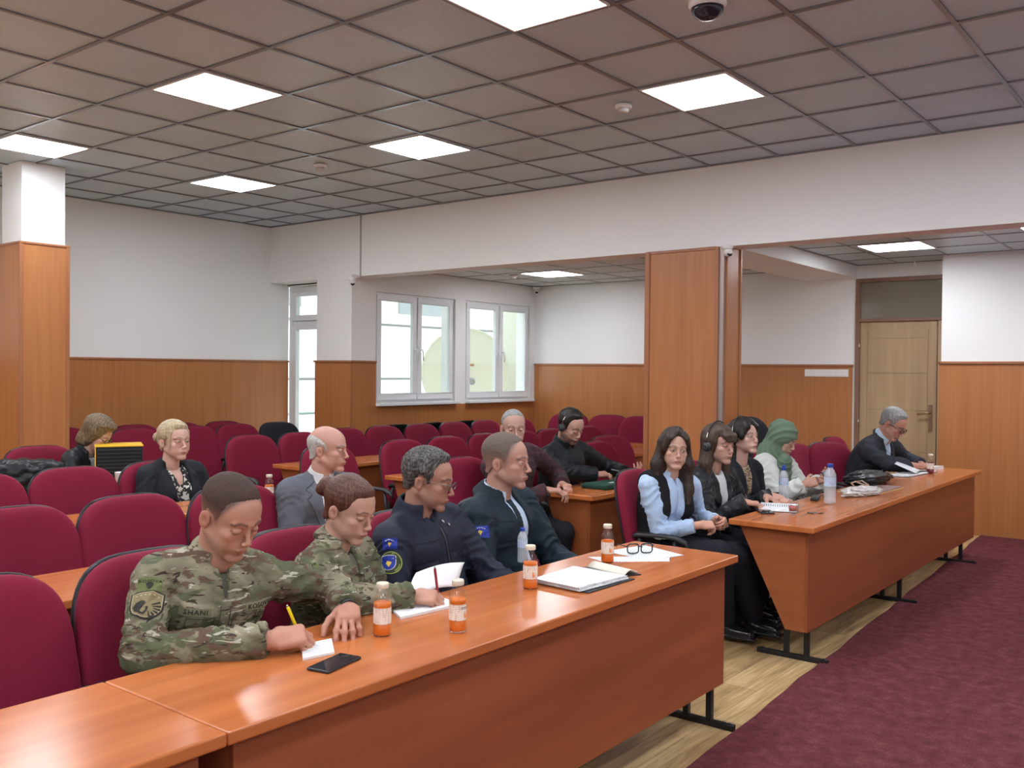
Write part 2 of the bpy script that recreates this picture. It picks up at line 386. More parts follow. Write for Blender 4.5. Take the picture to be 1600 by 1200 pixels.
# wood clad column under the beam
mb = MB(); mb.box(BX, 4.27, -1.33, -.64, 0, BB); struct('wall_column', mb, M_WHITE)
o = struct('trim_7', MB().box(3.985, 4.01, -1.30, -.64, 0, BB).box(3.985, 4.30, -.64, -.615, 0, BB).box(4.03, 4.285, -1.36, -1.33, 0, BB), M_PANEL)
MB().box(3.975, 4.0, -.655, -.61, 0, BB).box(3.975, 3.99, -1.305, -1.275, 0, BB).box(3.975, 3.99, -1.275, -.655, BB-.022, BB).box(4.262, 4.292, -1.372, -1.33, 0, BB).build('corner_strip', M_TRIMW, o, bevel=.003)
MB().box(3.992, 4.03, -1.345, -1.30, 0, BB).build('metal_strip', mat('grey_strip', (.38, .30, .27), .3, .4), o)
# column at the left, in front of the rear wall
mb = MB(); mb.box(.475, .84, 3.335, 3.70, 2.63, CH); struct('wall_pillar', mb, M_WHITE)
o = struct('trim_8', MB().box(.455, .86, 3.315, 3.72, 0, 2.625), M_PANEL)
MB().box(.448, .478, 3.308, 3.338, 0, 2.632).box(.842, .872, 3.308, 3.338, 0, 2.632).box(.448, .872, 3.306, 3.73, 2.620, 2.638).build('corner_strip', M_TRIMW, o, bevel=.003)
# thin cable duct down the beam face near the corner
MB().box(BX-.012, BX, 3.03, 3.045, BB, CH-.01).build('cable_duct', mat('duct_grey', (.45, .44, .43), .5), None); tag(bpy.data.objects['cable_duct'], 'thin cable duct running down the beam above the corner camera', 'cable duct')

# ------------------------------------------------------------------ ceiling fixtures
def lamp(x, y, z, label, group='square LED ceiling panels'):
    r = empty('ceiling_light', (x+.3, y+.3, z), 0, label, 'ceiling light', group)
    mb = MB(); a, bq = .285, .272
    mb.box(-a, a, -a, -bq, -.012, .01); mb.box(-a, a, bq, a, -.012, .01); mb.box(-a, -bq, -bq, bq, -.012, .01); mb.box(bq, a, -bq, bq, -.012, .01)
    mb.build('frame', M_WHITEP, r)
    MB().box(-bq, bq, -bq, bq, -.008, -.002).build('diffuser', M_LAMP, r); return r
lamp(0, 0, CH, 'lit square ceiling panel at upper left, nearer one above the rear rows')
lamp(0, 2.4, CH, 'lit square ceiling panel at the left edge, above the wood clad pillar')
lamp(1.8, 0, CH, 'lit square ceiling panel near the middle of the ceiling')
lamp(1.8, 2.4, CH, 'smallest lit square ceiling panel, nearest the rear wall corner')
lamp(0, -2.4, CH, 'largest lit square ceiling panel, cut by the top edge')
lamp(1.8, -2.4, CH, 'lit square ceiling panel at upper right, beside the white smoke detector')
for x in (-1.8, -3.6, -5.4):
    for y in (-7.2, -4.8, -2.4, 0, 2.4): lamp(x, y, CH, 'lit square ceiling panel outside the picture, over the left of the hall')
for x in (0, 1.8):
    for y in (-7.2, -4.8): lamp(x, y, CH, 'lit square ceiling panel outside the picture, over the front of the hall')
lamp(5.83, 1.64, AH, 'lit ceiling panel in the window bay behind the beam')
lamp(5.75, -2.42, 2.80, 'lit ceiling panel in the door bay above the oak door')
lamp(5.15, -3.85, 2.80, 'lit ceiling panel in the door bay, cut by the right edge')
lamp(5.15, -6.2, 2.80, 'lit ceiling panel in the door bay outside the picture')

r = empty('dome_camera', (.81, -2.77, CH), 0, 'large black and white dome camera on the hall ceiling', 'security camera')
MB().lathe([(.045, 0), (.085, -.002), (.088, -.03), (.078, -.045)], 28).build('base', M_WHITEP, r)
MB().lathe([(.076, -.04), (.072, -.06), (.055, -.082), (.03, -.095), (0.0001, -.10)], 28).build('dome', mat('smoked_dome', (.02, .022, .035), .08), r)
MB().tube([(-.03, .03, 0), (-.035, .05, -.02), (-.02, .07, -.004)], .004, 6).build('cable', M_BLACKP, r)
def smoke(x, y, z, label):
    r = empty('smoke_detector', (x, y, z), 0, label, 'smoke detector', 'white smoke detectors')
    MB().lathe([(.05, 0), (.055, -.004), (.055, -.02), (.045, -.026)], 24).build('base', M_WHITEP, r)
    MB().lathe([(.036, -.024), (.034, -.045), (.02, -.052), (0.0001, -.053)], 24).build('sensor_head', mat('detector_grey', (.6, .59, .57), .4), r)
smoke(2.05, -1.56, CH, 'white smoke detector left of the upper right light panel')
smoke(2.06, 1.42, CH, 'small smoke detector between the two far light panels on the hall ceiling')
smoke(6.0, 2.44, AH, 'smoke detector on the window bay ceiling beside its light panel')
def turret(loc, aim, label):
    r = empty('turret_camera', loc, aim, label, 'security camera', 'small white turret cameras')
    MB().lathe([(.0001, 0), (.048, 0), (.05, -.012), (.044, -.03), (.03, -.034)], 24).build('base', M_WHITEP, r)
    MB().lathe([(.0001, .036), (.02, .032), (.034, .016), (.037, 0), (.034, -.014), (.024, -.028), (0.0001, -.036)], 20, mtx=Matrix.Translation((0, -.006, -.055)) @ Matrix.Rotation(R(55), 4, 'X')).build('eyeball', M_WHITEP, r)
    MB().lathe([(.0001, .004), (.02, .003), (.022, 0), (.0001, -.002)], 18, mtx=Matrix.Translation((0, -.036, -.073)) @ Matrix.Rotation(R(62), 4, 'X')).build('lens', mat('lens_black', (.01, .01, .012), .1), r)
turret((3.93, 3.09, BB-.02), R(-35), 'white turret camera at the beam corner beside the balcony door pillar')
MB().box(3.90, 4.01, 3.06, 3.12, BB-.02, BB+.01).build('camera_bracket', M_WHITEP, None); tag(bpy.data.objects['camera_bracket'], 'small white bracket holding the camera at the beam corner by the window', 'bracket')
turret((7.33, 3.08, AH-.02), R(-45), 'white turret camera in the far corner right of the windows')
turret((3.955, -1.395, BB-.002), R(-40), 'white turret camera at the top of the tall wood clad column')
mb = MB(); mb.tube([(6.93, -2.05, 2.80), (6.93, -2.05, 2.74), (6.92, -2.06, 2.70)], .004, 6); mb.tube([(6.95, -2.04, 2.80), (6.955, -2.04, 2.75), (6.945, -2.03, 2.72)], .004, 6)
tag(mb.build('loose_cable', mat('cable_white', (.7, .7, .68), .5)), 'loose cable ends hanging from the ceiling before the oak door', 'cable')
# switches on the far wall
r = empty('switch_plate', (XF-.02, -.98, 1.595), 0, 'row of white switches on the wood panelling left of the oak door', 'light switch')
MB().box(-.008, 0, -.25, .25, -.042, .042).build('plate', M_WHITEP, r, bevel=.002)
for k in range(6): MB().box(-.013, -.008, -.245+k*.083, -.245+k*.083+.072, -.034, .034).build('rocker', M_WHITEP, r, bevel=.002)
tag(MB().box(7.40, 7.43, -2.30, -2.255, 1.80, 1.93).build('fire_call_point', mat('signal_red', (.45, .02, .02), .4), bevel=.003), 'small red fire call point at the right of the oak door', 'fire alarm')

# ------------------------------------------------------------------ outside the windows
M_FACADE = mat('pale_render', (.88, .88, .86), .8)
r = empty('neighbour_building', (0, 11, 0), 0, 'bright pale building front seen through the windows', 'building')
MB().box(-4, 30, 0, .3, -6, 12).build('wall', M_FACADE, r)
mb = MB()
for z in (-1.2, .1, 1.35, 2.6, 3.9): mb.box(-4, 30, -.06, 0, z, z+.05)
mb.build('ledge', mat('ledge_grey', (.16, .15, .14), .8), r)
for k, x in enumerate((8, 12.5, 17)): MB().box(x, x+1.6, -.05, 0, 2.9, 3.8).build('shutter', mat('shutter_grey', (.26, .27, .26), .7), r)
M_STUC = mat('stucco', (.62, .60, .50), .9); t = NT(M_STUC); t.bump(t.noise(t.coords((1, 1, 1), 'World'), 60, 2), 1.0, .02)
tag(MB().box(8.35, 9.4, 4.2, 4.6, -1, 4.2).build('balcony_pier', M_STUC), 'rough cream stucco pier outside the right hand window', 'wall pier')
MB().box(4.36, 12, 3.43, 6.2, -.25, -.02).build('balcony_slab', mat('concrete', (.55, .55, .53), .9)); tag(bpy.data.objects['balcony_slab'], 'concrete balcony floor outside the windows', 'balcony')
r = empty('satellite_dish', (7.42, 4.45, 1.56), R(-48), 'round cream satellite dish on the balcony behind the windows', 'satellite dish')
prof = [(.0001, .10)]+[(.70*k/12, .10-.10*(k/12)**2) for k in range(1, 13)]
prof += [(.715, -.005), (.715, -.02), (.69, -.012)]+[(.70*k/12, .115-.10*(k/12)**2) for k in range(11, 0, -1)]+[(.0001, .125)]
MB().lathe([(a*.93, b) for a, b in prof], 56, mtx=Matrix.Rotation(R(-90), 4, 'X')).build('reflector', mat('dish_cream', (.66, .64, .50), .5), r)
mb = MB(); mb.tube([(.05, .1, -.35), (.02, -.25, -.2), (0, -.42, -.05)], .012, 8); mb.tube([(-.1, .05, .12), (.12, -.02, .11)], .018, 8); mb.build('feed_arm', mat('rusty_orange', (.45, .22, .10), .6), r)
mb = MB(); mb.cyl((0, -.42, -.05), (.0, -.34, -.03), .05, .04, 14); mb.cyl((.09, -.4, -.14), (.09, -.32, -.12), .045, .05, 14); mb.build('receiver_head', mat('lnb_grey', (.35, .36, .36), .5), r)
MB().cyl((.05, .15, -1.65), (.05, .15, -.1), .03, n=12).build('mast', M_CHROME, r)
mb = MB()
for z in (.5, .95): mb.tube([(4.6, 5.9, z), (9.0, 5.9, z)], .02, 8)
for k in range(12): mb.tube([(4.6+k*.4, 5.9, -.02), (4.6+k*.4, 5.9, .95)], .012, 6)
tag(mb.build('balcony_railing', mat('rail_grey', (.35, .42, .42), .5)), 'grey metal railing on the balcony outside the tall glass door', 'railing')
# ------------------------------------------------------------------ desks
DH = .76
def desk(x0, x1, yf, yb, label, feet, group='cherry desks in rows', hall=True):
    r = empty('desk', ((x0+x1)/2, (yf+yb)/2, 0), 0, label, 'desk', group)
    cx, cy = (x0+x1)/2, (yf+yb)/2; a, b = x0-cx, x1-cx; f, k = yf-cy, yb-cy
    MB().box(a, b, f, k, DH-.034, DH).build('desktop', M_DESK, r, bevel=.006, seg=3)
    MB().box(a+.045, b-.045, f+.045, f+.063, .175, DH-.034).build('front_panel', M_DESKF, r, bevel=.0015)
    for s, xx in ((1, a+.045), (-1, b-.045)):
        x2 = xx+.018*s
        poly = [(f+.063, .175), (f+.17, .175), (k-.05, DH-.034), (f+.063, DH-.034)]
        mb = MB(); v = [(xx, y, z) for y, z in poly]+[(x2, y, z) for y, z in poly]
        mb.add(v, [(0, 1, 2, 3), (7, 6, 5, 4)]+[(i, (i+1) % 4, 4+(i+1) % 4, 4+i) for i in range(4)])
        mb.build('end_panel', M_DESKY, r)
    for x in feet:
        x -= cx; mb = MB()
        mb.box(x-.016, x+.016, f-.045, f+.36, .0, .026)
        for y in (f+.075, f+.19): mb.box(x-.014, x+.014, y-.014, y+.014, .026, .30 if y < f+.1 else .40)
        for y in (f-.02, f+.335): mb.cyl((x, y, .026), (x, y, .031), .009, n=10)
        mb.build('leg', M_BLACKM, r, bevel=.003)
    return r
desk(-1.875, .836, -2.945, -2.395, 'long cherry desk nearest the camera where the four uniformed people sit', (.715, -.55, -1.75))
desk(-5.2, -1.877, -2.945, -2.395, 'cherry desk section at the bottom left corner, joined to the nearest desk', (-2.0, -3.6), None)
desk(1.80, 5.80, -2.935, -2.44, 'long cherry desk at the right where four women and a suited man sit', (1.92, 3.66, 5.42))
desk(-4.6, .84, -1.47, -.985, 'cherry desk of the second row, left block, behind the camouflage uniforms', (.7, -1.9))
desk(2.06, 3.93, -1.345, -.88, 'cherry desk with a green folder behind the woman in the black waistcoat', (2.2, 3.75))
desk(-4.6, .72, -.02, .44, 'cherry desk of the third row, left block, in front of the blonde woman', (.6, -1.9))
desk(2.0, 6.9, .12, .56, 'cherry desk behind the navy uniforms, third row right of the aisle', (2.15, 4.2))
desk(-4.6, 1.02, 1.42, 1.90, 'desk of the fourth row, left block, under the black and yellow box', (.9, -1.9))
desk(1.95, 6.6, 1.42, 1.90, 'cherry desk behind the grey suited man, fourth row right of the aisle', (2.1, 4.2))

# ------------------------------------------------------------------ chairs
M_SHELL = mat('shell_plastic', (.010, .010, .012), .35, spec=.3)
def cushion(name, m, parent, W, H, wf, T, curve, n=44, m2=None, sq=3.0):
    """rounded pad standing in XZ: W half width, H height, wf(t) width factor along the height, T thickness towards -y"""
    out = []
    for i in range(n):
        q = 2*PI*i/n; c, s_ = math.cos(q), math.sin(q)
        x = abs(c)**(2/sq)*(1 if c >= 0 else -1); z = abs(s_)**(2/sq)*(1 if s_ >= 0 else -1)
        out.append((x, z))
    mb = MB(); v = []; prof = [(0, 0), (.3, 0), (.6, .02), (.8, .07), (.90, .16), (.96, .32), (.99, .55), (1, .8), (.985, 1.0), (.9, 1.0), (0, 1.0)]
    for s_, d in prof:
        for x, z in out:
            zz = z*s_; xx = x*s_*wf((zz+1)/2)*W
            v.append((xx, -T*(1-d)+curve(xx, (zz+1)/2), H*(zz+1)/2))
    f = []
    for j in range(len(prof)-1):
        for i in range(n): f.append((j*n+i, j*n+(i+1) % n, (j+1)*n+(i+1) % n, (j+1)*n+i))
    mb.add(v, f, 0, True)
    return mb.build(name, m, parent)
def make_chair(fab, loc, rz, label, group=None, tall=1.0):
    """origin on the floor below the top of the backrest; faces local -y"""
    r = empty('conference_chair', loc, rz, label, 'chair', group)
    wf = lambda t: 1.0-.05*max(0, t-.35)/.65-.05*max(0, .3-t)
    cv = lambda x, t: -.022*(x/.27)**2
    bk = cushion('backrest', fab, r, .288, .60*tall, wf, .065, cv, sq=3.5)
    bk.location = (-.01, -.115, .40); bk.rotation_euler = (R(-13), 0, 0)
    sh = cushion('back_shell', M_SHELL, r, .290, .612*tall, wf, .022, cv, sq=3.5)
    sh.location = (-.01, -.102, .394); sh.rotation_euler = (R(-13), 0, 0)
    st = cushion('seat', fab, r, .25, .46, lambda t: 1.0-.06*t, .09, lambda x, t: .012*(x/.25)**2)
    st.rotation_euler = (R(93), 0, 0); st.location = (0, -.10, .385); st.scale = (1, 1, 1)
    su = MB().box(-.235, .235, -.54, -.13, .345, .372).build('seat_pan', M_BLACKP, r, bevel=.01)
    for s in (-1, 1):
        mb = MB()
        mb.tube([(s*.258, -.12, .40), (s*.260, -.14, .55), (s*.262, -.18, .62)], .014, 8)
        mb.tube([(s*.258, -.42, .36), (s*.261, -.41, .5), (s*.262, -.39, .62)], .014, 8)
        pts = [(-.235, .022), (-.20, .030), (-.02, .026), (.10, .020)]
        v = []; path = [(-.12, .628, .016), (-.16, .648, .022), (-.30, .655, .027), (-.40, .650, .026), (-.46, .628, .020), (-.475, .60, .012)]
        fs = []
        for k, (y, z, w) in enumerate(path):
            v += [(s*.262-w, y, z-.016), (s*.262+w, y, z-.016), (s*.262+w, y, z), (s*.262, y, z+.008), (s*.262-w, y, z)]
        for k in range(len(path)-1):
            for j in range(5): fs.append((k*5+j, k*5+(j+1) % 5, (k+1)*5+(j+1) % 5, (k+1)*5+j))
        fs += [(0, 1, 2, 3, 4), tuple((len(path)-1)*5+j for j in range(5))]
        mb.add(v, fs, 0, True); mb.build('armrest', M_BLACKP, r)
    for x, y in ((-.22, -.50), (.22, -.50), (-.22, -.14), (.22, -.14)):
        MB().tube([(x, y, .36), (x*1.08, y+(.02 if y > -.3 else -.02), .0)], .013, 8).build('leg', M_BLACKM, r)
    return r
proto = {}
def chair(x, y, label, rz=0, fab='red', group='crimson conference chairs', z=0, tall=1.0):
    if fab not in proto:
        proto[fab] = make_chair(M_RED if fab == 'red' else M_BLACKF, (x, y, z), R(rz), label, group); return proto[fab]
    c = copy_tree(proto[fab]); c.location = (x, y, z); c.rotation_euler = (0, 0, R(rz)); c['label'] = label; c['group'] = group
    return c
# first row
chair(-2.03, -1.93, 'empty crimson chair cut by the left edge, bottom left, at the nearest desk')
chair(-1.46, -1.93, 'crimson chair directly behind the short haired man in camouflage, black armrest showing')
chair(-.88, -1.93, 'crimson chair behind the woman in camouflage with the hair bun')
chair(-.28, -1.90, 'crimson chair hidden behind the man in navy with glasses')
chair(.30, -1.90, 'crimson chair behind the man in the open navy jacket')
# second row
chair(-1.34, -.63, 'empty crimson chair at the left edge in the second row')
chair(-.80, -.63, 'empty crimson second row chair immediately left of the camouflage man', 2)
chair(-.27, -.68, 'crimson chair whose back shows on both sides of the camouflage man\'s head')
chair(.30, -.60, 'crimson chair the bald man in the grey suit sits on')
# third row
chair(-.92, .78, 'crimson chair cut by the left edge in front of the black leather bag')
chair(-.37, .78, 'empty crimson chair in front of the bowed woman in the black jacket')
chair(.17, .76, 'crimson chair the blonde woman in black sits on')
# fourth row
chair(.20, 2.42, 'crimson chair beside the wood clad pillar, behind the bowed woman with bobbed hair', -3)
chair(-.42, 2.40, 'crimson chair at the left edge behind the black leather bag')
chair(2.01, 2.3, 'empty crimson chair at the aisle, left of the desk behind the grey suited man')
chair(2.57, 2.3, 'empty fourth row crimson chair immediately left of the bald man in the grey suit')
# fifth and last rows
chair(1.78, 3.83, 'crimson chair right above the black and yellow box')
chair(2.42, 3.83, 'crimson chair just right of the blonde woman\'s head')
chair(2.95, 3.83, 'crimson chair of the fifth row beside the black chair')
chair(1.33, 4.38, 'crimson chair by the rear panelling showing left of the bowed woman\'s hair')
chair(2.10, 4.38, 'crimson chair against the rear panelling above the yellow box')
chair(2.63, 4.38, 'crimson chair against the rear panelling above the blonde woman')
chair(3.17, 4.38, 'crimson chair against the rear panelling, last before the balcony door')
chair(3.50, 3.83, 'black chair beside the balcony door', 0, 'black', 'black conference chairs')
# right block, third row
chair(1.74, .95, 'crimson chair immediately right of the bald grey suited man\'s face')
for x, lb in ((2.57, 'crimson chair behind the greying curly head of the navy man with glasses'), (3.13, 'crimson chair right above the hair of the navy man with glasses'), (3.68, 'crimson chair touching the left of the short haired man\'s head in the navy jacket'),
              (4.25, 'crimson chair beside the balding man in the plaid jacket'), (4.74, 'crimson chair left of the man with headphones in the black jacket'), (5.44, 'crimson chair to the right of the headphone man\'s head')):
    chair(x, .95, lb)
for x, lb in ((3.30, 'crimson chair partly behind the bald grey suited man, below the pillar'), (3.84, 'first crimson chair under the left window, nearest the pillar'), (4.41, 'second crimson chair under the left window'), (4.97, 'crimson chair under the middle of the windows'), (5.53, 'crimson chair under the right window, left of the balding man'), (6.2, 'crimson chair behind the balding man\'s right ear')):
    chair(x, 2.5, lb)
for x, lb in ((4.15, 'black chair top showing between the first two chairs under the windows'), (4.72, 'black chair top showing below the post between the windows'), (5.32, 'black chair top showing left of the last chair under the right window')):
    chair(x, 2.62, lb, 180, 'black', 'black conference chairs')
# second row right of the aisle
chair(1.70, -.50, 'crimson chair of the balding man in plaid, seen left of the open navy jacket')
chair(2.55, -.38, 'crimson chair the man with headphones and black jacket sits on')
chair(3.62, -.35, 'empty crimson chair partly behind the black jacket of the headphone man')
chair(4.30, -.05, 'empty crimson chair by the tall wood clad column, behind the green folder', -14)
# side bay, seats turned towards the hall
for y, lb in ((2.24, 'crimson chair in the far corner of the window bay behind the headphone man'), (1.63, 'brightly lit crimson chair just right of the headphone man\'s head'), (1.15, 'brightly lit crimson chair in the window bay beside the column, second from it'), (.60, 'brightly lit crimson chair in the window bay cut by the column')):
    chair(6.98, y, lb, -72, z=.05)
desk_s = desk(5.3, 6.35, .66, 1.05, 'small desk end in the window bay beside the tall column', (5.5,), None)
# right block, front row
chair(1.84, -1.78, 'crimson chair with black armrest the woman in the black waistcoat sits on', 6)
chair(2.62, -1.72, 'crimson chair behind the woman in the black leather jacket')
chair(3.22, -1.72, 'crimson chair behind the dark haired woman with headphones')
chair(4.02, -1.70, 'crimson chair behind the woman in the green headscarf')
chair(4.62, -1.72, 'crimson chair edge just right of the green headscarf')
chair(5.02, -1.85, 'empty turned crimson chair between the headscarf woman and the man in the dark suit', -22)
chair(5.72, -1.65, 'crimson chair under the man in the dark suit who reads')
r = empty('office_chair', (4.35, -1.45, 0), R(-15), 'tall black office chair behind the woman in the green headscarf', 'chair')
o = cushion('backrest', M_BLACKF, r, .25, .72, lambda t: 1-.08*t, .07, lambda x, t: -.06*(x/.25)**2); o.location = (0, 0, .50); o.rotation_euler = (R(-6), 0, 0)
o = cushion('seat', M_BLACKF, r, .25, .48, lambda t: 1, .09, lambda x, t: 0); o.rotation_euler = (R(91), 0, 0); o.location = (0, .0, .42)
mb = MB(); mb.cyl((0, -.22, .06), (0, -.22, .40), .03)
for k in range(5): mb.tube([(0, -.22, .09), (.28*math.cos(k*1.257), -.22+.28*math.sin(k*1.257), .055)], .018, 8); mb.cyl((.28*math.cos(k*1.257), -.24+.28*math.sin(k*1.257), .028), (.28*math.cos(k*1.257), -.20+.28*math.sin(k*1.257), .028), .028)
mb.build('swivel_base', M_BLACKP, r)

# ------------------------------------------------------------------ things on the desks
M_JUICE = mat('carrot_juice', (.75, .17, .008), .3, Subsurface_Weight=.2, Subsurface_Radius=(.01, .004, .001))
M_JUICED = mat('red_juice', (.16, .012, .012), .2)
def label_mat(name, base, ink, scale=1.0):
    m = mat(name, base, .6); t = NT(m)
    g = t.add('ShaderNodeTexCoord'); sx = t.add('ShaderNodeSeparateXYZ'); t.link(g.outputs['Object'], sx.inputs[0])
    lines = t.math('GREATER_THAN', t.math('SINE', t.math('MULTIPLY', sx.outputs[2], 1100*scale)), .35)
    nz = t.math('GREATER_THAN', t.noise(t.coords((1, 1, .15)), 240, 1), .5)
    msk = t.math('MULTIPLY', t.math('MULTIPLY', lines, nz), t.math('GREATER_THAN', t.noise(t.coords(), 22, 1), .45))
    t.color(t.mix(t.math('MULTIPLY', msk, .65), base, ink)); return m
M_LABEL = label_mat('juice_label', (.80, .70, .60), (.35, .12, .08))
M_LABELR = mat('red_ink', (.55, .05, .04), .6)
M_INK = mat('dark_ink', (.05, .05, .07), .6)
def juice(x, y, label, rz=0, level=.105, liquid=M_JUICE, z=DH, brand=False):
    r = empty('juice_bottle', (x, y, z), R(rz), label, 'bottle', 'small glass bottles of carrot juice')
    outer = [(.0001, .001), (.026, .001), (.0285, .006), (.0285, .034), (.0275, .037), (.0275, .092), (.0285, .095), (.0285, .108), (.024, .124), (.0175, .136), (.0165, .142), (.0165, .152)]
    MB().lathe(outer, 28).build('glass', M_BOTTLEG, r)
    mb = MB(); pr = [(.0001, .004), (.0245, .004), (.0268, .008), (.0268, .034), (.0258, .037)]
    top = min(level, .108); pr += [(.0258, .090), (.0266, .096), (.0266, top), (.0001, top)]
    mb.lathe(pr, 28).build('juice', liquid, r)
    lb = MB().lathe([(.0279, .040), (.0279, .090)], 28, sm=True); lb.f = lb.f[:28]; lb.m = lb.m[:28]; lb.smooth = lb.smooth[:28]
    lo = lb.build('label', M_LABEL, r)
    if brand:
     v, f = text_mesh('amml', .016, 0); w = [(.0283*math.sin(p[0]/.0283), -.0283*math.cos(p[0]/.0283), .080+p[1]) for p in v]
     MB().add(w, f).build('lettering', M_INK, lo, fix=False)
    mb2 = MB()
    for k in range(14):
        q = (k-7)*.03; a = [(.0282*math.sin(q+d), -.0282*math.cos(q+d), zz) for d, zz in ((0, .046+.002*math.cos(k)), (.03, .046), (.03, .062+.006*math.sin(k*.5)), (0, .062+.006*math.sin(k*.5)))]
        mb2.add(a, [(0, 1, 2, 3)])
    mb2.build('fruit_picture', mat('label_orange', (.80, .28, .08), .6), lo, fix=False)
    MB().lathe([(.0185, .1485), (.0195, .150), (.0195, .163), (.018, .1655), (.0001, .1655)], 24).build('cap', mat('bottle_cap', (.72, .66, .52), .35, .2), r)
    return r
juice(-1.105, -2.645, 'juice bottle nearest the woman in camouflage, left one of the near pair', 70)
juice(-.92, -2.795, 'juice bottle in front of the writing hand holding the red pen', 8, .108, brand=True)
juice(-.30, -2.615, 'juice bottle left of the white paper stack', -25, .102)
juice(.31, -2.575, 'juice bottle standing on the sheets beside the folded glasses', -30, .078)
juice(.52, .06, 'juice bottle on the third row desk, seen just right of the camouflage man\'s head', 60, .10)
juice(1.42, -.72, 'juice bottle half hidden behind the face of the man in glasses', 0, .07, z=DH) if False else None
juice(5.18, -2.67, 'bottle of dark red juice before the papers of the suited man', -20, .095, M_JUICED)
bpy.data.objects['juice_bottle.005']['group'] = 'other drinks'
M_BLUEC = mat('blue_cap', (.02, .06, .38), .4)
M_WLAB = label_mat('water_label', (.45, .62, .80), (.5, .05, .08), .8)
M_WATER = glassy('water', (.80, .87, .92), .02, 1.33, .02)
def water(x, y, label, s=1.0, z=DH, sport=False):
    r = empty('water_bottle', (x, y, z), 0, label, 'bottle', 'plastic water bottles'); r.scale = (s, s, s*.97)
    pr = [(.0001, .008), (.020, .002), (.031, .006), (.033, .02)]
    for k in range(6): pr += [(.033, .03+k*.022), (.0315, .041+k*.022)]
    pr += [(.033, .165), (.0325, .172), (.024, .195), (.014, .212), (.0125, .222)]
    MB().lathe(pr, 28).build('bottle_body', M_PET, r)
    lb = MB().lathe([(.0336, .105), (.0336, .158)], 28); lb.f = lb.f[:28]; lb.m = lb.m[:28]; lb.smooth = lb.smooth[:28]; lb.build('label', M_WLAB, r)
    MB().lathe([(.0155, .214), (.0165, .216), (.0165, .232), (.0155, .236), (.0001, .236)], 20).build('cap', M_BLUEC, r)
    if sport: MB().lathe([(.010, .235), (.009, .255), (.0001, .257)], 14).build('sport_cap', M_BLUEC, r)
    return r
water(2.79, -2.67, 'tall clear water bottle with blue cap standing alone on the right desk', 1.12)
water(2.80, -2.36, 'water bottle with blue sports cap in front of the white sleeve of the headscarf woman', .92, sport=True)
water(.87, 1.60, 'water bottle with blue cap between the yellow box and the blonde woman', 1.0)
water(.06, -2.30, 'water bottle with blue cap half hidden behind the juice bottle near the paper stack', .66)
def sheet_stack(name, pts, z, n, dz, m=M_PAPER, jitter=.004, seed=1, parent=None):
    rnd = random.Random(seed); mb = MB(); cx = sum(p[0] for p in pts)/len(pts); cy = sum(p[1] for p in pts)/len(pts)
    for k in range(n):
        a = rnd.uniform(-jitter, jitter)*3; dx, dy = rnd.uniform(-jitter, jitter), rnd.uniform(-jitter, jitter)
        poly = [(cx+(p[0]-cx)*math.cos(a)-(p[1]-cy)*math.sin(a)+dx, cy+(p[0]-cx)*math.sin(a)+(p[1]-cy)*math.cos(a)+dy) for p in pts]
        mb.prism(poly, z+k*dz, z+(k+.8)*dz)
    return mb.build(name, m, parent)
def printed(name, base=(.80, .81, .82), ink=(.30, .31, .35), dens=420, rot=0):
    m = mat(name, base, .6); t = NT(m)
    v = t.coords((1, 1, 1), 'World', (0, 0, rot)); sx = t.add('ShaderNodeSeparateXYZ'); t.link(v, sx.inputs[0])
    ln = t.math('GREATER_THAN', t.math('SINE', t.math('MULTIPLY', sx.outputs[1], dens*1.6)), .2)
    vv = t.coords((1, .01, 1), 'World', (0, 0, rot)); w = t.math('GREATER_THAN', t.noise(vv, 130, 1), .44)
    blk = t.math('GREATER_THAN', t.noise(t.coords((1, 1, 1), 'World'), 16, 1), .40)
    t.color(t.mix(t.math('MULTIPLY', t.math('MULTIPLY', ln, w), t.math('MULTIPLY', blk, .6)), base, ink)); return m
M_PRINT = printed('printed_paper', rot=R(8))
def note(name, pts, th, label, cat, cover=None, group=None, m=M_PAPER, z=DH):
    r = empty(name, (sum(p[0] for p in pts)/4, sum(p[1] for p in pts)/4, z), 0, label, cat, group)
    cx, cy = r.location.x, r.location.y; q = [(p[0]-cx, p[1]-cy) for p in pts]
    if cover is not None: MB().prism([(a*1.04, b*1.04) for a, b in q], 0, .003).build('cover', cover, r)
    MB().prism(q, .003 if cover else 0, th).build('page_block', m, r, bevel=.001)
    return r
# front desk
note('notepad', [(-1.43, -2.66), (-1.33, -2.68), (-1.245, -2.57), (-1.345, -2.55)], .008, 'small white note pad under the writing hand of the camouflage man', 'notepad', m=M_PRINT)
def phone(x, y, rz, label, w=.075, l=.155, z=DH, group='mobile phones'):
    r = empty('mobile_phone', (x, y, z), R(rz), label, 'phone', group)
    MB().box(-l/2, l/2, -w/2, w/2, 0, .0085).build('phone_body', mat('phone_case', (.015, .016, .02), .3), r, bevel=.004, seg=3)
    MB().box(-l/2+.004, l/2-.004, -w/2+.003, w/2-.003, .0084, .0092).build('screen', mat('dark_screen', (.012, .014, .02), .04), r, bevel=.003)
    return r
phone(-1.395, -2.755, 12, 'black mobile phone on the desk before the camouflage man')
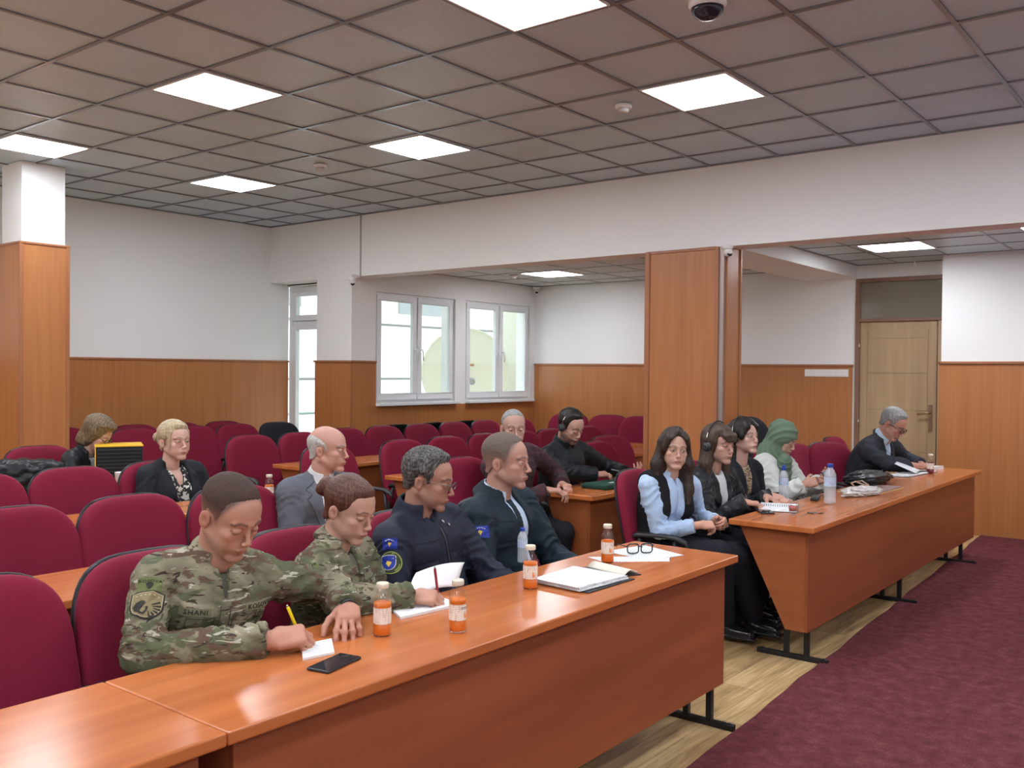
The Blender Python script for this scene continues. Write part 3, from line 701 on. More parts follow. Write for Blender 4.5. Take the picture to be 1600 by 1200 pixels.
# her notebook, stood half open
r = empty('notebook', (-.70, -2.47, DH), 0, 'white notebook of the woman in camouflage, leaf raised behind her red pen', 'notebook')
MB().prism([(-.24, -.09), (.02, -.12), (.06, .03), (-.15, .07)], 0, .010).build('page_block', M_PAPER, r, bevel=.001)
def leaf(u, v): return (-.05+.25*u+.10*v, .07-.02*u+.05*v, .012+.070*math.sin(v*1.35)+.012*math.sin(u*3))
MB().grid(leaf, 10, 10).build('raised_page', M_PAPER, r)
o = bpy.data.objects['raised_page']; sd = o.modifiers.new('s', 'SOLIDIFY'); sd.thickness = .003
def stick(name, a, b, rad, m, label, cat, tip=None, group='pens'):
    a = Vector(a); b = Vector(b); d = (b-a).normalized(); r = empty(name, a, 0, label, cat, group); L = (b-a)
    MB().tube([d*.010, d*.014, L*.98, L], [rad*.5, rad, rad, rad*.8], 10).build('barrel', m, r)
    MB().tube([Vector((0, 0, 0)), d*.011], [rad*.15, rad*.55], 8).build('tip', tip or M_CHROME, r)
    if tip is None: MB().tube([L, L+d*.006], rad*.6, 8).build('push_button', M_CHROME, r)
    return r
if 0: stick('pen', (-1.325, -2.60, .769), (-1.372, -2.530, .875), .0048, mat('yellow_pen', (.80, .62, .01), .3), 'yellow pen in the right hand of the camouflage man', 'pen')
if 0: stick('pen', (-.706, -2.62, .773), (-.765, -2.57, .905), .0050, mat('dark_red_pen', (.30, .01, .03), .3), 'dark red pen in the hand of the woman in camouflage', 'pen')
# document pile in a black folder
r = empty('document_pile', (-.08, -2.67, DH), 0, 'pile of white printed papers on a black folder, in front of the navy uniforms', 'papers')
MB().prism([(-.15, -.165), (.17, -.175), (.16, .10), (-.12, .12)], 0, .005).build('folder', mat('folder_black', (.015, .015, .02), .4), r, bevel=.002)
sheet_stack('sheets', [(-.15, .085), (-.165, -.135), (.135, -.16), (.145, .10)], .006, 9, .0018, M_PRINT, .006, 3, r)
r = empty('notebook', (.16, -2.70, DH), 0, 'open cream paged notebook with black cover beside the white paper pile', 'notebook')
MB().prism([(-.06, -.09), (.02, -.12), (.09, .09), (-.03, .14)], 0, .004).build('cover', mat('folder_black', (0, 0, 0)), r)
mb = MB(); mb.grid(lambda u, v: (-.058+.075*u+.05*v, -.085+.21*v-.02*u, .005+.020*math.sin(min(1, u*1.15)*PI*.86)), 12, 6)
o = mb.build('open_pages', mat('cream_paper', (.74, .70, .58), .6), r); sd = o.modifiers.new('s', 'SOLIDIFY'); sd.thickness = .003
M_PRINT2 = printed('printed_form', (.82, .83, .85), (.35, .37, .42), 300, R(-20))
note('paper_sheet', [(.345, -2.45), (.30, -2.56), (.50, -2.775), (.60, -2.72)], .0012, 'printed sheet under the juice bottle near the folded glasses', 'paper', m=M_PRINT2, z=DH, group='loose printed sheets')
note('paper_sheet', [(.50, -2.44), (.46, -2.70), (.66, -2.76), (.755, -2.50)], .0012, 'printed sheet under the folded glasses at the right end of the near desk', 'paper', m=M_PRINT2, z=DH+.0013, group='loose printed sheets')
def specs(parent_or_loc, rz, rim, lens_r=.024, label=None, m=None, frame_r=.0022, square=False, open_len=.13, top=None, sc_=1.0, mtx=None, name='eyeglasses'):
    """glasses facing -y, bridge at the origin"""
    if label: r = empty(name, parent_or_loc, R(rz), label, 'glasses')
    else: r = bpy.data.objects.new(name, None); col.objects.link(r); r.parent = parent_or_loc
    if mtx is not None: r.matrix_local = mtx
    mb = MB(); ml = MB()
    for s in (-1, 1):
        c = s*.033; pts = []
        for k in range(24):
            q = 2*PI*k/24; e = 2/3.6 if square else 1.0
            x = abs(math.cos(q))**e*math.copysign(1, math.cos(q)); z = abs(math.sin(q))**e*math.copysign(1, math.sin(q))
            pts.append((c+x*lens_r*1.08, .002*abs(x), z*lens_r*(.85 if square else .75)))
        mb.tube(pts, frame_r, 6, closed=True)
        ml.add(pts, [tuple(range(24))])
        mb.tube([(s*(.033+lens_r*1.05), .002, lens_r*.4), (s*.069, .012, lens_r*.4), (s*.072, .06, lens_r*.35), (s*.071, .10, lens_r*.2), (s*.068, .128, -.012)], frame_r*.9, 6)
    mb.tube([(-.011, 0, .006), (0, -.002, .010), (.011, 0, .006)], frame_r*.9, 6)
    mb.build('frame', m, r); ml.build('lens', M_GLASS, r)
    return r
M_BLKFR = mat('black_acetate', (.012, .012, .014), .2)
g = specs((.545, -2.60, DH+.029), -38, None, .025, 'folded black framed glasses lying on the printed sheet', M_BLKFR, .0032, True)
# right desk
def cup(x, y, label, s=1.0):
    r = empty('tea_glass', (x, y, DH), 0, label, 'cup')
    MB().lathe([(.0001, .001), (.019, .001), (.021, .004), (.027, .058), (.0255, .058), (.0195, .006), (.0001, .005)], 24).build('glass', M_BOTTLEG, r)
    MB().lathe([(.0001, .022), (.0205, .022), (.0252, .052), (.0001, .052)], 24).build('red_tea', mat('red_tea', (.40, .035, .01), .15), r)
    return r
cup(2.19, -2.665, 'small glass of red tea beside the open planner on the right desk')
r = empty('planner', (2.38, -2.50, DH), R(20), 'open spiral planner with white pages on the right desk', 'notebook')
for k, s in enumerate((-1, 1)): MB().grid(lambda u, v: (s*(.005+.16*u), -.11+.22*v, .006+.014*math.sin(PI*min(1, u*1.0+.05))), 10, 4).build('open_pages', M_PRINT, r).modifiers.new('s', 'SOLIDIFY').thickness = .004
MB().box(-.168, .168, -.115, .115, 0, .003).build('cover', mat('folder_black', (0, 0, 0)), r)
mb = MB()
for k in range(16): mb.tube([(.012*math.cos(q*.785), -.10+k*.0133, .012+.012*math.sin(q*.785)) for q in range(8)], .0012, 5, closed=True)
mb.build('spiral', M_BLACKM, r)
phone(2.17, -2.50, 35, 'dark tablet phone at the left corner of the right desk beside the leather sleeve', .085, .17)
r = empty('key_bunch', (2.31, -2.755, DH), 0, 'bunch of small keys lying on the right desk near the tea glass', 'keys')
mb = MB(); mb.tube([(.014*math.cos(k*.785), .014*math.sin(k*.785), .003) for k in range(8)], .0013, 6, closed=True); mb.build('ring', M_CHROME, r)
for a in (20, 75, -30, 140): MB().box(.012, .055, -.004, .004, .001, .004, mtx=Matrix.Rotation(R(a), 4, 'Z') @ Matrix.Translation((0, 0, .001*(a % 3)))).lathe([(.0001, 0), (.010, 0), (.010, .003), (.0001, .003)], 12, mtx=Matrix.Rotation(R(a), 4, 'Z') @ Matrix.Translation((.018, 0, .001))).build('key', mat('dark_key', (.06, .06, .065), .3, .6), r)
# receiver unit with cable and eyeglass case
r = empty('headphone_receiver', (2.95, -2.52, DH), R(15), 'black interpretation receiver with cable lying behind the tall water bottle', 'receiver')
MB().box(-.11, .08, -.025, .025, 0, .022).build('case', M_BLACKP, r, bevel=.007)
MB().tube([(.08, 0, .01), (.14, .03, .006), (.20, -.02, .005), (.17, -.07, .005), (.10, -.05, .005), (.06, -.03, .012)], .0022, 6).build('cable', M_BLACKP, r)
stick('stylus', (2.72, -2.46, DH+.004), (3.02, -2.40, DH+.05), .003, M_BLACKP, 'thin black pen leaning by the receiver in front of the headscarf woman', 'pen')
# crumpled plastic bag
rnd = np.random.RandomState(4)
M_BAGP = mat('milky_plastic', (.80, .76, .72), .25, Alpha=.72)
def crumple(nm, loc, sx, sy, sz, m, seed, label, cat, amp=.35, n=34, rz=0):
    rs = np.random.RandomState(seed); ks = rs.normal(0, 5, (14, 3)); ph = rs.uniform(0, 6.28, 14)
    mb = MB(); v = []; f = []
    for j in range(n+1):
        for i in range(2*n):
            th = PI*j/n; q = PI*i/n; d = np.array([math.sin(th)*math.cos(q), math.sin(th)*math.sin(q), math.cos(th)])
            w = sum(abs(math.sin(ks[a] @ d+ph[a])) for a in range(14))/14-.64
            rr_ = 1+amp*w*2.2; v.append((sx*d[0]*rr_, sy*d[1]*rr_, max(.002, sz*(.45+.55*d[2]*rr_))))
    for j in range(n):
        for i in range(2*n): f.append((j*2*n+i, j*2*n+(i+1) % (2*n), (j+1)*2*n+(i+1) % (2*n), (j+1)*2*n+i))
    mb.add(v, f, 0, True); o = mb.build(nm, m, None); o.location = loc; o.rotation_euler = (0, 0, R(rz)); return tag(o, label, cat)
crumple('plastic_bag', (3.36, -2.68, DH), .20, .085, .06, M_BAGP, 4, 'crumpled milky plastic bag on the right desk', 'bag', .6, rz=-12)
note('leather_folder', [(3.45, -2.50), (3.50, -2.76), (3.98, -2.78), (3.95, -2.48)], .012, 'flat brown folder with yellow edge beside the plastic bag', 'folder', cover=mat('yellow_edge', (.70, .55, .20), .5), m=mat('mauve_leather', (.28, .15, .14), .4))
M_LEATH = fabric('black_leather', (.018, .020, .022), .2, 120, .36, .0, .35, 5, .002, .9)
crumple('handbag', (4.02, -2.52, DH), .30, .13, .105, M_LEATH, 9, 'slouched black leather bag on the right desk before the suited man', 'bag', .28, rz=-6)
mb = MB(); mb.tube([(3.52+.03*k, -2.60+.05*math.sin(k*1.3), DH+.02+.045*abs(math.sin(k*.9))) for k in range(8)], .006, 8)
tag(mb.build('scarf_fringe', mat('fringe_tan', (.45, .30, .20), .7)), 'short tan tassel lying against the black bag', 'tassel')
note('paper_sheet', [(4.75, -2.62), (4.70, -2.46), (5.30, -2.50), (5.34, -2.68)], .012, 'flat white papers on the desk under the suited man\'s hands', 'papers', cover=mat('folder_black', (0, 0, 0)), m=M_PRINT)
r = empty('paper_sheet', (5.05, -2.53, DH+.014), R(4), 'raised sheet the suited man at the right is reading', 'paper', 'loose printed sheets')
MB().grid(lambda u, v: (-.15+.30*u, -.09+.17*v, .005+.07*v+.012*math.sin(u*4)), 10, 6).build('sheet', M_PRINT, r).modifiers.new('s', 'SOLIDIFY').thickness = .001
note('paper_sheet', [(5.36, -2.60), (5.32, -2.50), (5.56, -2.56), (5.66, -2.66)], .03, 'small white tissue stack at the far right end of the right desk', 'papers')
# behind
r = empty('fan_heater', (.40, 1.66, DH), R(-27), 'black louvred box with bright yellow top on the fourth row desk', 'heater')
MB().box(-.145, .17, -.02, .52-.24, 0, .255).build('case', mat('matt_black', (.014, .014, .015), .5), r, bevel=.004)
MB().box(-.150, .175, -.025, .29, .255, .264).box(-.150, -.143, -.030, -.022, 0, .256).build('yellow_top', mat('signal_yellow', (.80, .46, .012), .4), r, bevel=.002)
mb = MB()
for k in range(9): mb.box(-.13, .16, -.032, -.02, .02+k*.026, .028+k*.026)
mb.build('louvre', mat('louvre_black', (.03, .03, .032), .35), r)
r = empty('paper_cup', (.33, 1.50, DH), 0, 'white paper cup on the desk beside the yellow box', 'cup'); MB().lathe([(.0001, .002), (.026, .002), (.034, .085), (.036, .088), (.032, .088), (.024, .01), (.0001, .01)], 20).build('cup_body', M_WHITEP, r)
crumple('leather_bag', (-.26, 1.70, DH-.02), .33, .16, .235, M_LEATH, 21, 'large black leather bag on the desk at the left edge', 'bag', .30)
crumple('rucksack', (1.74, .62, .47), .17, .14, .16, fabric('dark_grey_cloth', (.035, .04, .045), .1), 31, 'dark bag on the seat of the chair right of the grey suited man', 'bag', .2)
r = empty('green_folder', (2.55, -1.16, DH), R(-3), 'dark green zip folder with white lettering on the desk before the headphone man', 'folder')
MB().box(-.17, .24, -.10, .12, 0, .036).build('case', fabric('bottle_green', (.018, .060, .045), .1), r, bevel=.012)
MB().box(-.03, .055, -.045, -.005, .036, .0365).build('badge', M_BLACKP, r); mb = MB()
for k, (a, b) in enumerate(((0, 1), (.3, 1), (0, .8), (0, 1), (.4, 1), (0, 1), (.1, .7))): mb.box(-.020+k*.0105, -.0135+k*.0105, -.038+.026*a, -.038+.026*b, .0365, .0371)
mb.build('lettering', M_PAPER, r)
crumple('clutch', (2.32, -2.33, DH), .02, .02, .01, M_LEATH, 3, '', '') if False else None
# ------------------------------------------------------------------ figure modelling: signed distance fields meshed by surface nets
F4 = np.float32
def V3(*a): return np.array(a, dtype=np.float64)
def unit(v): v = np.asarray(v, float); return v/max(1e-9, np.linalg.norm(v))
def rotm(rx=0, ry=0, rz=0):
    cx, sx, cy, sy, cz, sz = math.cos(rx), math.sin(rx), math.cos(ry), math.sin(ry), math.cos(rz), math.sin(rz)
    X = np.array([[1, 0, 0], [0, cx, -sx], [0, sx, cx]]); Y = np.array([[cy, 0, sy], [0, 1, 0], [-sy, 0, cy]]); Z = np.array([[cz, -sz, 0], [sz, cz, 0], [0, 0, 1]])
    return Z @ X @ Y
class Frame:
    """origin and axes (columns of m); to(P) gives local coordinates"""
    def __init__(s, o, m): s.o = np.asarray(o, float); s.m = np.asarray(m, float)
    def w(s, *p): return s.o+s.m @ np.array(p, float)
    def to(s, P): return (P-s.o.astype(P.dtype)) @ s.m.astype(P.dtype)
    def d(s, *p): return s.m @ np.array(p, float)
WORLD = Frame((0, 0, 0), np.eye(3))
def p_ell(P, c, r):
    r = np.asarray(r, F4); q = (P-np.asarray(c, F4)); k0 = np.sqrt(((q/r)**2).sum(-1)); k1 = np.sqrt(((q/(r*r))**2).sum(-1))
    return k0*(k0-1)/np.maximum(k1, 1e-6)
def p_cap(P, a, b, ra, rb, flat=None):
    a = np.asarray(a, F4); b = np.asarray(b, F4); ba = b-a; h = np.clip(((P-a) @ ba)/max(1e-9, float(ba @ ba)), 0, 1)
    d = P-a-h[..., None]*ba
    if flat is not None:
        ax, s = flat; ax = np.asarray(ax, F4); t = d @ ax; d = d+(t*(s-1))[..., None]*ax
    return np.sqrt((d*d).sum(-1))-(ra+(rb-ra)*h)
def p_box(P, c, h, r):
    q = np.abs(P-np.asarray(c, F4))-np.asarray(h, F4)+r
    return np.sqrt((np.maximum(q, 0)**2).sum(-1))+np.minimum(q.max(-1), 0)-r
def smin(a, b, k):
    if k <= 0: return np.minimum(a, b)
    h = np.maximum(k-np.abs(a-b), 0)/k; return np.minimum(a, b)-h*h*k*.25
def smax(a, b, k): return -smin(-a, -b, k)
def p_poly(X, Z, poly):
    """signed distance to a closed polygon in the plane, negative inside"""
    d = None; s = np.ones(X.shape, bool); n = len(poly); inside = np.zeros(X.shape, bool)
    for i in range(n):
        ax, az = poly[i]; bx, bz = poly[(i+1) % n]; ex, ez = bx-ax, bz-az
        wx, wz = X-ax, Z-az; h = np.clip((wx*ex+wz*ez)/(ex*ex+ez*ez), 0, 1)
        dd = (wx-ex*h)**2+(wz-ez*h)**2; d = dd if d is None else np.minimum(d, dd)
        c = ((az > Z) != (bz > Z)); 
        with np.errstate(divide='ignore', invalid='ignore'): xi = (bx-ax)*(Z-az)/(bz-az if bz != az else 1e-9)+ax
        inside ^= c & (X < xi)
    return np.where(inside, -1, 1)*np.sqrt(d)
class Field:
    """list of (function of world points) combined in order"""
    def __init__(s): s.ops = []; s.lo = None; s.hi = None
    def _bb(s, pts, r):
        for p in pts:
            p = np.asarray(p, float); lo, hi = p-r, p+r
            s.lo = lo if s.lo is None else np.minimum(s.lo, lo); s.hi = hi if s.hi is None else np.maximum(s.hi, hi)
    def ell(s, fr, c, r, k=.01, op='u', rot=None):
        if rot is not None: fr = Frame(fr.w(*c), fr.m @ rotm(*rot)); c = (0, 0, 0)
        s.ops.append((op, k, lambda P, fr=fr, c=c, r=r: p_ell(fr.to(P), c, r)))
        if op == 'u': s._bb([fr.w(*c)], max(r))
        return s
    def cap(s, fr, a, b, ra, rb, k=.01, op='u', flat=None):
        A, B = fr.w(*a), fr.w(*b)
        if flat is not None: flat = (fr.d(*flat[0]), flat[1])
        s.ops.append((op, k, lambda P, A=A, B=B: p_cap(P, A, B, ra, rb, flat)))
        if op == 'u': s._bb([A, B], max(ra, rb))
        return s
    def box(s, fr, c, h, r, k=.01, op='u', rot=None):
        if rot is not None: fr = Frame(fr.w(*c), fr.m @ rotm(*rot)); c = (0, 0, 0)
        s.ops.append((op, k, lambda P: p_box(fr.to(P), c, h, r)))
        if op == 'u': s._bb([fr.w(*c)], float(np.linalg.norm(h)))
        return s
    def fn(s, f, k=.01, op='u', bb=None):
        s.ops.append((op, k, f))
        if bb: s._bb(bb[0], bb[1])
        return s
    def __call__(s, P):
        d = None
        for op, k, f in s.ops:
            if op == 'm': d = f(P, d); continue
            e = f(P)
            if d is None: d = e
            elif op == 'u': d = smin(d, e, k)
            elif op == 's': d = smax(d, -e, k)
            elif op == 'i': d = smax(d, e, k)
        return d
def mesh_field(fn, lo, hi, h, B=8):
    """surface nets on a sparse set of blocks -> verts, quads"""
    lo = np.asarray(lo, float)-2*h; n = np.maximum(1, np.ceil((np.asarray(hi, float)+2*h-lo)/(h*B)).astype(int))
    ii = np.stack(np.meshgrid(*[np.arange(k) for k in n], indexing='ij'), -1).reshape(-1, 3)
    cen = (lo+(ii+.5)*h*B).astype(F4); dc = fn(cen)
    keep = np.abs(dc) < h*B*1.25
    N = n*B+1; D = np.full(tuple(N), 1.0, F4)
    sg = np.where(dc < 0, -1.0, 1.0)
    big = sg.reshape(tuple(n)); D[:-1, :-1, :-1] = np.repeat(np.repeat(np.repeat(big, B, 0), B, 1), B, 2)
    blocks = ii[keep]; loc = np.stack(np.meshgrid(*[np.arange(B+1)]*3, indexing='ij'), -1).reshape(-1, 3)
    for s0 in range(0, len(blocks), 220):
        bl = blocks[s0:s0+220]; idx = bl[:, None, :]*B+loc[None]; P = (lo+idx*h).astype(F4).reshape(-1, 3)
        D[idx[..., 0].ravel(), idx[..., 1].ravel(), idx[..., 2].ravel()] = fn(P)
    S = D < 0; cell = np.zeros(tuple(N-1), np.int8)
    for a in (0, 1):
        for b in (0, 1):
            for c in (0, 1): cell += S[a:N[0]-1+a, b:N[1]-1+b, c:N[2]-1+c]
    act = np.argwhere((cell > 0) & (cell < 8)); vid = np.full(tuple(N-1), -1, np.int64); vid[act[:, 0], act[:, 1], act[:, 2]] = np.arange(len(act))
    acc = np.zeros((len(act), 3)); cnt = np.zeros(len(act))
    cor = [(a, b, c) for a in (0, 1) for b in (0, 1) for c in (0, 1)]
    for i, p in enumerate(cor):
        for j in range(i+1, 8):
            q = cor[j]
            if sum(abs(x-y) for x, y in zip(p, q)) != 1: continue
            d0 = D[act[:, 0]+p[0], act[:, 1]+p[1], act[:, 2]+p[2]]; d1 = D[act[:, 0]+q[0], act[:, 1]+q[1], act[:, 2]+q[2]]
            m = (d0 < 0) != (d1 < 0); t = np.where(m, d0/np.where(m, d0-d1, 1), 0)
            pt = np.array(p)+(np.array(q)-np.array(p))*t[:, None]; acc[m] += pt[m]; cnt[m] += 1
    verts = lo+(act+acc/np.maximum(cnt, 1)[:, None])*h
    quads = []
    for ax in range(3):
        u, v = (ax+1) % 3, (ax+2) % 3
        s0 = [slice(None)]*3; s1 = [slice(None)]*3; s0[ax] = slice(0, N[ax]-1); s1[ax] = slice(1, N[ax])
        ch = S[tuple(s0)] != S[tuple(s1)]; e = np.argwhere(ch)
        e = e[(e[:, u] > 0) & (e[:, v] > 0) & (e[:, u] < N[u]-1) & (e[:, v] < N[v]-1)]
        ins = S[e[:, 0], e[:, 1], e[:, 2]]
        def g(du, dv):
            w = e.copy(); w[:, u] -= du; w[:, v] -= dv; return vid[w[:, 0], w[:, 1], w[:, 2]]
        q = np.stack([g(1, 1), g(0, 1), g(0, 0), g(1, 0)], 1); q[~ins] = q[~ins][:, ::-1]; quads.append(q)
    quads = np.concatenate(quads); quads = quads[(quads >= 0).all(1)]
    return verts, quads
def grad(fn, P, e=.0015):
    P = P.astype(F4); g = np.stack([fn(P+np.array(d, F4)*e)-fn(P-np.array(d, F4)*e) for d in ((1, 0, 0), (0, 1, 0), (0, 0, 1))], -1)
    return g/np.maximum(1e-9, np.linalg.norm(g, axis=-1, keepdims=True))
def np_mesh(name, V, Q, mats, parent=None, colors=None, mi=None, offset=(0, 0, 0)):
    me = bpy.data.meshes.new(name); V = V-np.asarray(offset)
    me.vertices.add(len(V)); me.vertices.foreach_set('co', V.astype(np.float32).ravel())
    k = Q.shape[1]; me.loops.add(Q.size); me.loops.foreach_set('vertex_index', Q.astype(np.int32).ravel())
    me.polygons.add(len(Q)); me.polygons.foreach_set('loop_start', np.arange(0, Q.size, k, dtype=np.int32)); me.polygons.foreach_set('loop_total', np.full(len(Q), k, np.int32))
    me.polygons.foreach_set('use_smooth', np.ones(len(Q), bool))
    for m in (mats if isinstance(mats, (list, tuple)) else [mats]): me.materials.append(m)
    if mi is not None: me.polygons.foreach_set('material_index', mi.astype(np.int32))
    me.update(calc_edges=True)
    if colors is not None:
        at = me.color_attributes.new('pigment_and_shade', 'FLOAT_COLOR', 'POINT'); c = np.concatenate([colors, np.ones((len(colors), 1))], 1); at.data.foreach_set('color', c.astype(np.float32).ravel())
    o = bpy.data.objects.new(name, me); col.objects.link(o)
    if parent is not None: o.parent = parent
    return o
def ridges(P, seed, fr=(14, 14, 14), n=5):
    """crease-like noise, roughly -1..1"""
    rs = np.random.RandomState(seed); out = 0
    for i in range(n):
        k = rs.normal(0, 1, 3); k = k/np.linalg.norm(k)*np.array(fr)*rs.uniform(.7, 1.6); k2 = rs.normal(0, 1, 3)*9
        out = out+(1-2*np.abs(np.sin(P @ k+rs.uniform(0, 6)+1.3*np.sin(P @ k2+rs.uniform(0, 6)))))
    return out/n
PIG = {}
def pig_mat(name, rough=.5, sss=0.0, bump=None, spec=.4):
    if name in PIG: return PIG[name]
    m = mat(name, (.6, .4, .3), rough, spec=spec); t = NT(m); a = t.add('ShaderNodeVertexColor'); a.layer_name = 'pigment_and_shade'
    n = t.noise(t.coords(), 60, 3); c = t.mix(t.math('MULTIPLY', n, .16), a.outputs[0], (.35, .12, .09)); t.color(c)
    if sss: t.b.inputs['Subsurface Weight'].default_value = sss; t.b.inputs['Subsurface Radius'].default_value = (.012, .005, .003); t.b.inputs['Subsurface Scale'].default_value = .5
    if bump: t.bump(t.noise(t.coords(), bump, 3), .25, .0012)
    PIG[name] = m; return m
M_SKIN = pig_mat('skin', .48, .08, 420)
def hair_mat(name, c, c2=None, rough=.42):
    if name in MATS: return MATS[name]
    m = mat(name, c, rough, spec=.35); t = NT(m)
    v = t.coords((190, 190, 14)); n = t.noise(v, 1.0, 4, .65, .5)
    c2 = c2 or tuple(min(1, x*1.9+.01) for x in c)
    t.color(t.ramp(n, [(.35, tuple(x*.6 for x in c)), (.5, c), (.68, c2)])); t.bump(n, .5, .003); return m
M_EYEW = mat('eye_white', (.62, .58, .55), .15); M_IRIS = mat('iris_brown', (.07, .035, .02), .15); M_PUP = mat('pupil', (.005, .005, .005), .1)

def head(fr, cfg, h, neck_base, neck_r):
    """fr: head frame (x left, -y forward, z up, origin mid skull at eye level). returns verts, quads, colours and the field"""
    s = cfg.get('scale', 1.0); fem = cfg.get('fem', 0); w = cfg.get('width', 1.0)
    f = Frame(fr.o, fr.m*s)  # scaled frame
    class SF(Frame):
        def to(self, P): return ((P-self.o.astype(P.dtype)) @ fr.m.astype(P.dtype))/s
    f = SF(fr.o, fr.m*s)
    jw = (.046 if fem else .051)*w; G = Field()
    def E(c, r, k=.012, op='u', rot=None):
        if rot is not None:
            f2 = SF(f.w(*c), None) if False else None
            mm = fr.m @ rotm(*rot); cc = f.w(*c)
            G.ops.append((op, k, lambda P, mm=mm, cc=cc: p_ell((P-cc.astype(F4)) @ mm.astype(F4)/s, (0, 0, 0), r)*s))
            if op == 'u': G._bb([cc], max(r)*s)
        else:
            G.ops.append((op, k, lambda P: p_ell(f.to(P), c, r)*s))
            if op == 'u': G._bb([f.w(*c)], max(r)*s)
    def K(a, b, ra, rb, k=.01, op='u'): G.cap(f, a, b, ra*s, rb*s, k, op)
    cr = (.0745*w, .094, .082)
    E((0, .014, .036), cr); E((0, -.030, .032), (.066*w, .063, .066), .02)
    E((0, -.032, -.026), (.060*w, .056, .058), .02)
    E((0, -.026, -.066), (jw, .052, .042), .02)
    for x in (-1, 1):
        K((x*(jw+.005), .008, -.050), (x*.018, -.072, -.100), .016, .013, .018)
        E((x*.041*w, -.062, -.024), (.021, .019, .016), .016)
        E((x*.033*w, -.054, -.056), (.024, .027, .030), .018)
        K((x*.010, -.0885, .0195), (x*.044*w, -.077, .0195), .0065 if fem else .0085, .006, .014)
    K((-.006, -.079, -.102), (.006, -.079, -.102), .0150, .0150, .014)
    E((0, -.080, -.064), (.029, .0185, .024), .012)
    # eye sockets
    for x in (-1, 1): E((x*.0315*w, -.1010, -.002), (.0165, .0130, .0095), .014, 's')
    for x in (-1, 1): E((x*.0315*w, -.0790, -.002), (.0150, .0130, .0115), .004)
    # nose
    nl = cfg.get('nose', 1.0)
    K((0, -.0895, .006), (0, -.094-.013*nl, -.030), .0062, .0080, .010); E((0, -.096-.014*nl, -.0345), (.0092, .0085, .0078), .007)
    for x in (-1, 1): E((x*.0110, -.1000-.003*nl, -.0385), (.0066, .0085, .0062), .006); E((x*.0055, -.106, -.0448), (.0034, .0055, .0030), .003, 's')
    # lips
    E((-.0080, -.0965, -.0640), (.0125, .0062, .0036), .006); E((.0080, -.0965, -.0640), (.0125, .0062, .0036), .006); E((0, -.0955, -.0722), (.0160, .0066, .0046), .006)
    E((0, -.1040, -.0680), (.0215, .0075, .0009), .0022, 's')
    E((0, -.0975, -.0835), (.013, .005, .004), .010, 's')
    # ears
    if not cfg.get('noear'):
        for x in (-1, 1):
            E((x*.0765*w, .014, -.014), (.0062, .0175, .0285), .006, 'u', (R(-12), R(0), R(-x*24)))
            E((x*.0845*w, .009, -.012), (.0085, .0095, .0165), .003, 's', (R(-12), 0, R(-x*24)))
    lids = cfg.get('lids', .35)   # 0 open .. 1 closed
    # neck, in world space
    nb = np.asarray(neck_base, float); hb = f.w(0, .022, -.055)
    G.ops.append(('u', .022, lambda P: p_cap(P, hb, nb, .054*neck_r, .060*neck_r))); G._bb([nb], .05)
    V, Q = mesh_field(G, G.lo, G.hi, h)
    L = f.to(V.astype(F4)).astype(float)
    skin = np.array(cfg.get('skin', (.50, .275, .19))); C = np.tile(skin, (len(V), 1))
    def blend(mask, colr, amt): 
        nonlocal C
        m = np.clip(mask, 0, 1)[:, None]*amt; C = C*(1-m)+np.array(colr)*m
    X, Y, Z = L[:, 0], L[:, 1], L[:, 2]; aX = np.abs(X); front = Y < -.05
    blend(np.exp(-(((aX-.040)/.020)**2+((Z+.035)/.020)**2))*(Y < -.02), skin*np.array([1.12, .80, .78]), .30)
    blend(np.exp(-((X/.014)**2+((Z+.038)/.012)**2))*(Y < -.09), skin*np.array([1.12, .78, .75]), .3)
    blend((aX > .0745*w)*(Y > -.02)*(Y < .04)*(Z < .02)*(Z > -.05)*1.0, skin*np.array([1.1, .80, .78]), .4)
    blend(np.clip(1.3-np.sqrt(((Y-.009)/.008)**2+((Z+.013)/.013)**2), 0, 1)*(aX > .070), skin*.45, .6)  # shade in the hollow of the ear, painted into the skin colour
    br = cfg.get('brow', (.06, .04, .03)); bz = .0215+.004*np.sin(np.clip((aX-.014)/.036, 0, 1)*PI)-.004*np.clip((aX-.04)/.012, 0, 1)
    blend(np.clip(1.4-np.abs(Z-bz)/(.0036 if fem else .0046), 0, 1)*(aX > .012)*(aX < .053*w)*(Y < -.055), br, cfg.get('brow_amt', .85))
    if cfg.get('beard'):
        a, bc = cfg['beard']
        m = np.clip((-Z-.040-.02*np.clip((-Y-.05)/.04, 0, 1))/.016, 0, 1)*np.clip((.03-Y)/.02, 0, 1)
        m = np.maximum(m, np.clip(1-np.abs(Z+.053)/.008, 0, 1)*(aX < .03)*(Y < -.08)); blend(m, bc, a)
    lm = np.clip((1.0-np.sqrt((aX/.0235)**2+((Z+.0683)/(.0085-.0022*np.exp(-(X/.003)**2)))**2))*5, 0, 1)*(Y < -.085)
    blend(lm, cfg.get('lips', tuple(skin*np.array([.86, .55, .54]))), .75)
    blend(np.clip(1.3-np.abs(Z+.0684)/.0013, 0, 1)*(aX < .0225)*(Y < -.088), skin*.25, .7)
    # eyelids and lashes: lid line position
    ez = .0052-.0105*lids
    ex = (aX-.0315*w)/.0165; inside = (ex*ex+((Z+.002)/.0095)**2 < 1.0) & (Y < -.070)
    # eyes painted as real iris and white pigments on the eyeball bulge between the lids
    up = ez-.0050*ex*ex*(1-lids); lowr = -.0070+.0045*ex*ex
    opened = inside & (Z < up) & (Z > lowr)
    C[opened] = (.50, .46, .43)
    gx_, gz_ = cfg.get('gaze', (0, -.15)); sxn = np.sign(X)
    ir = np.sqrt((X-sxn*.0315*w-gx_*.008)**2+((Z+.001)-gz_*.006)**2)
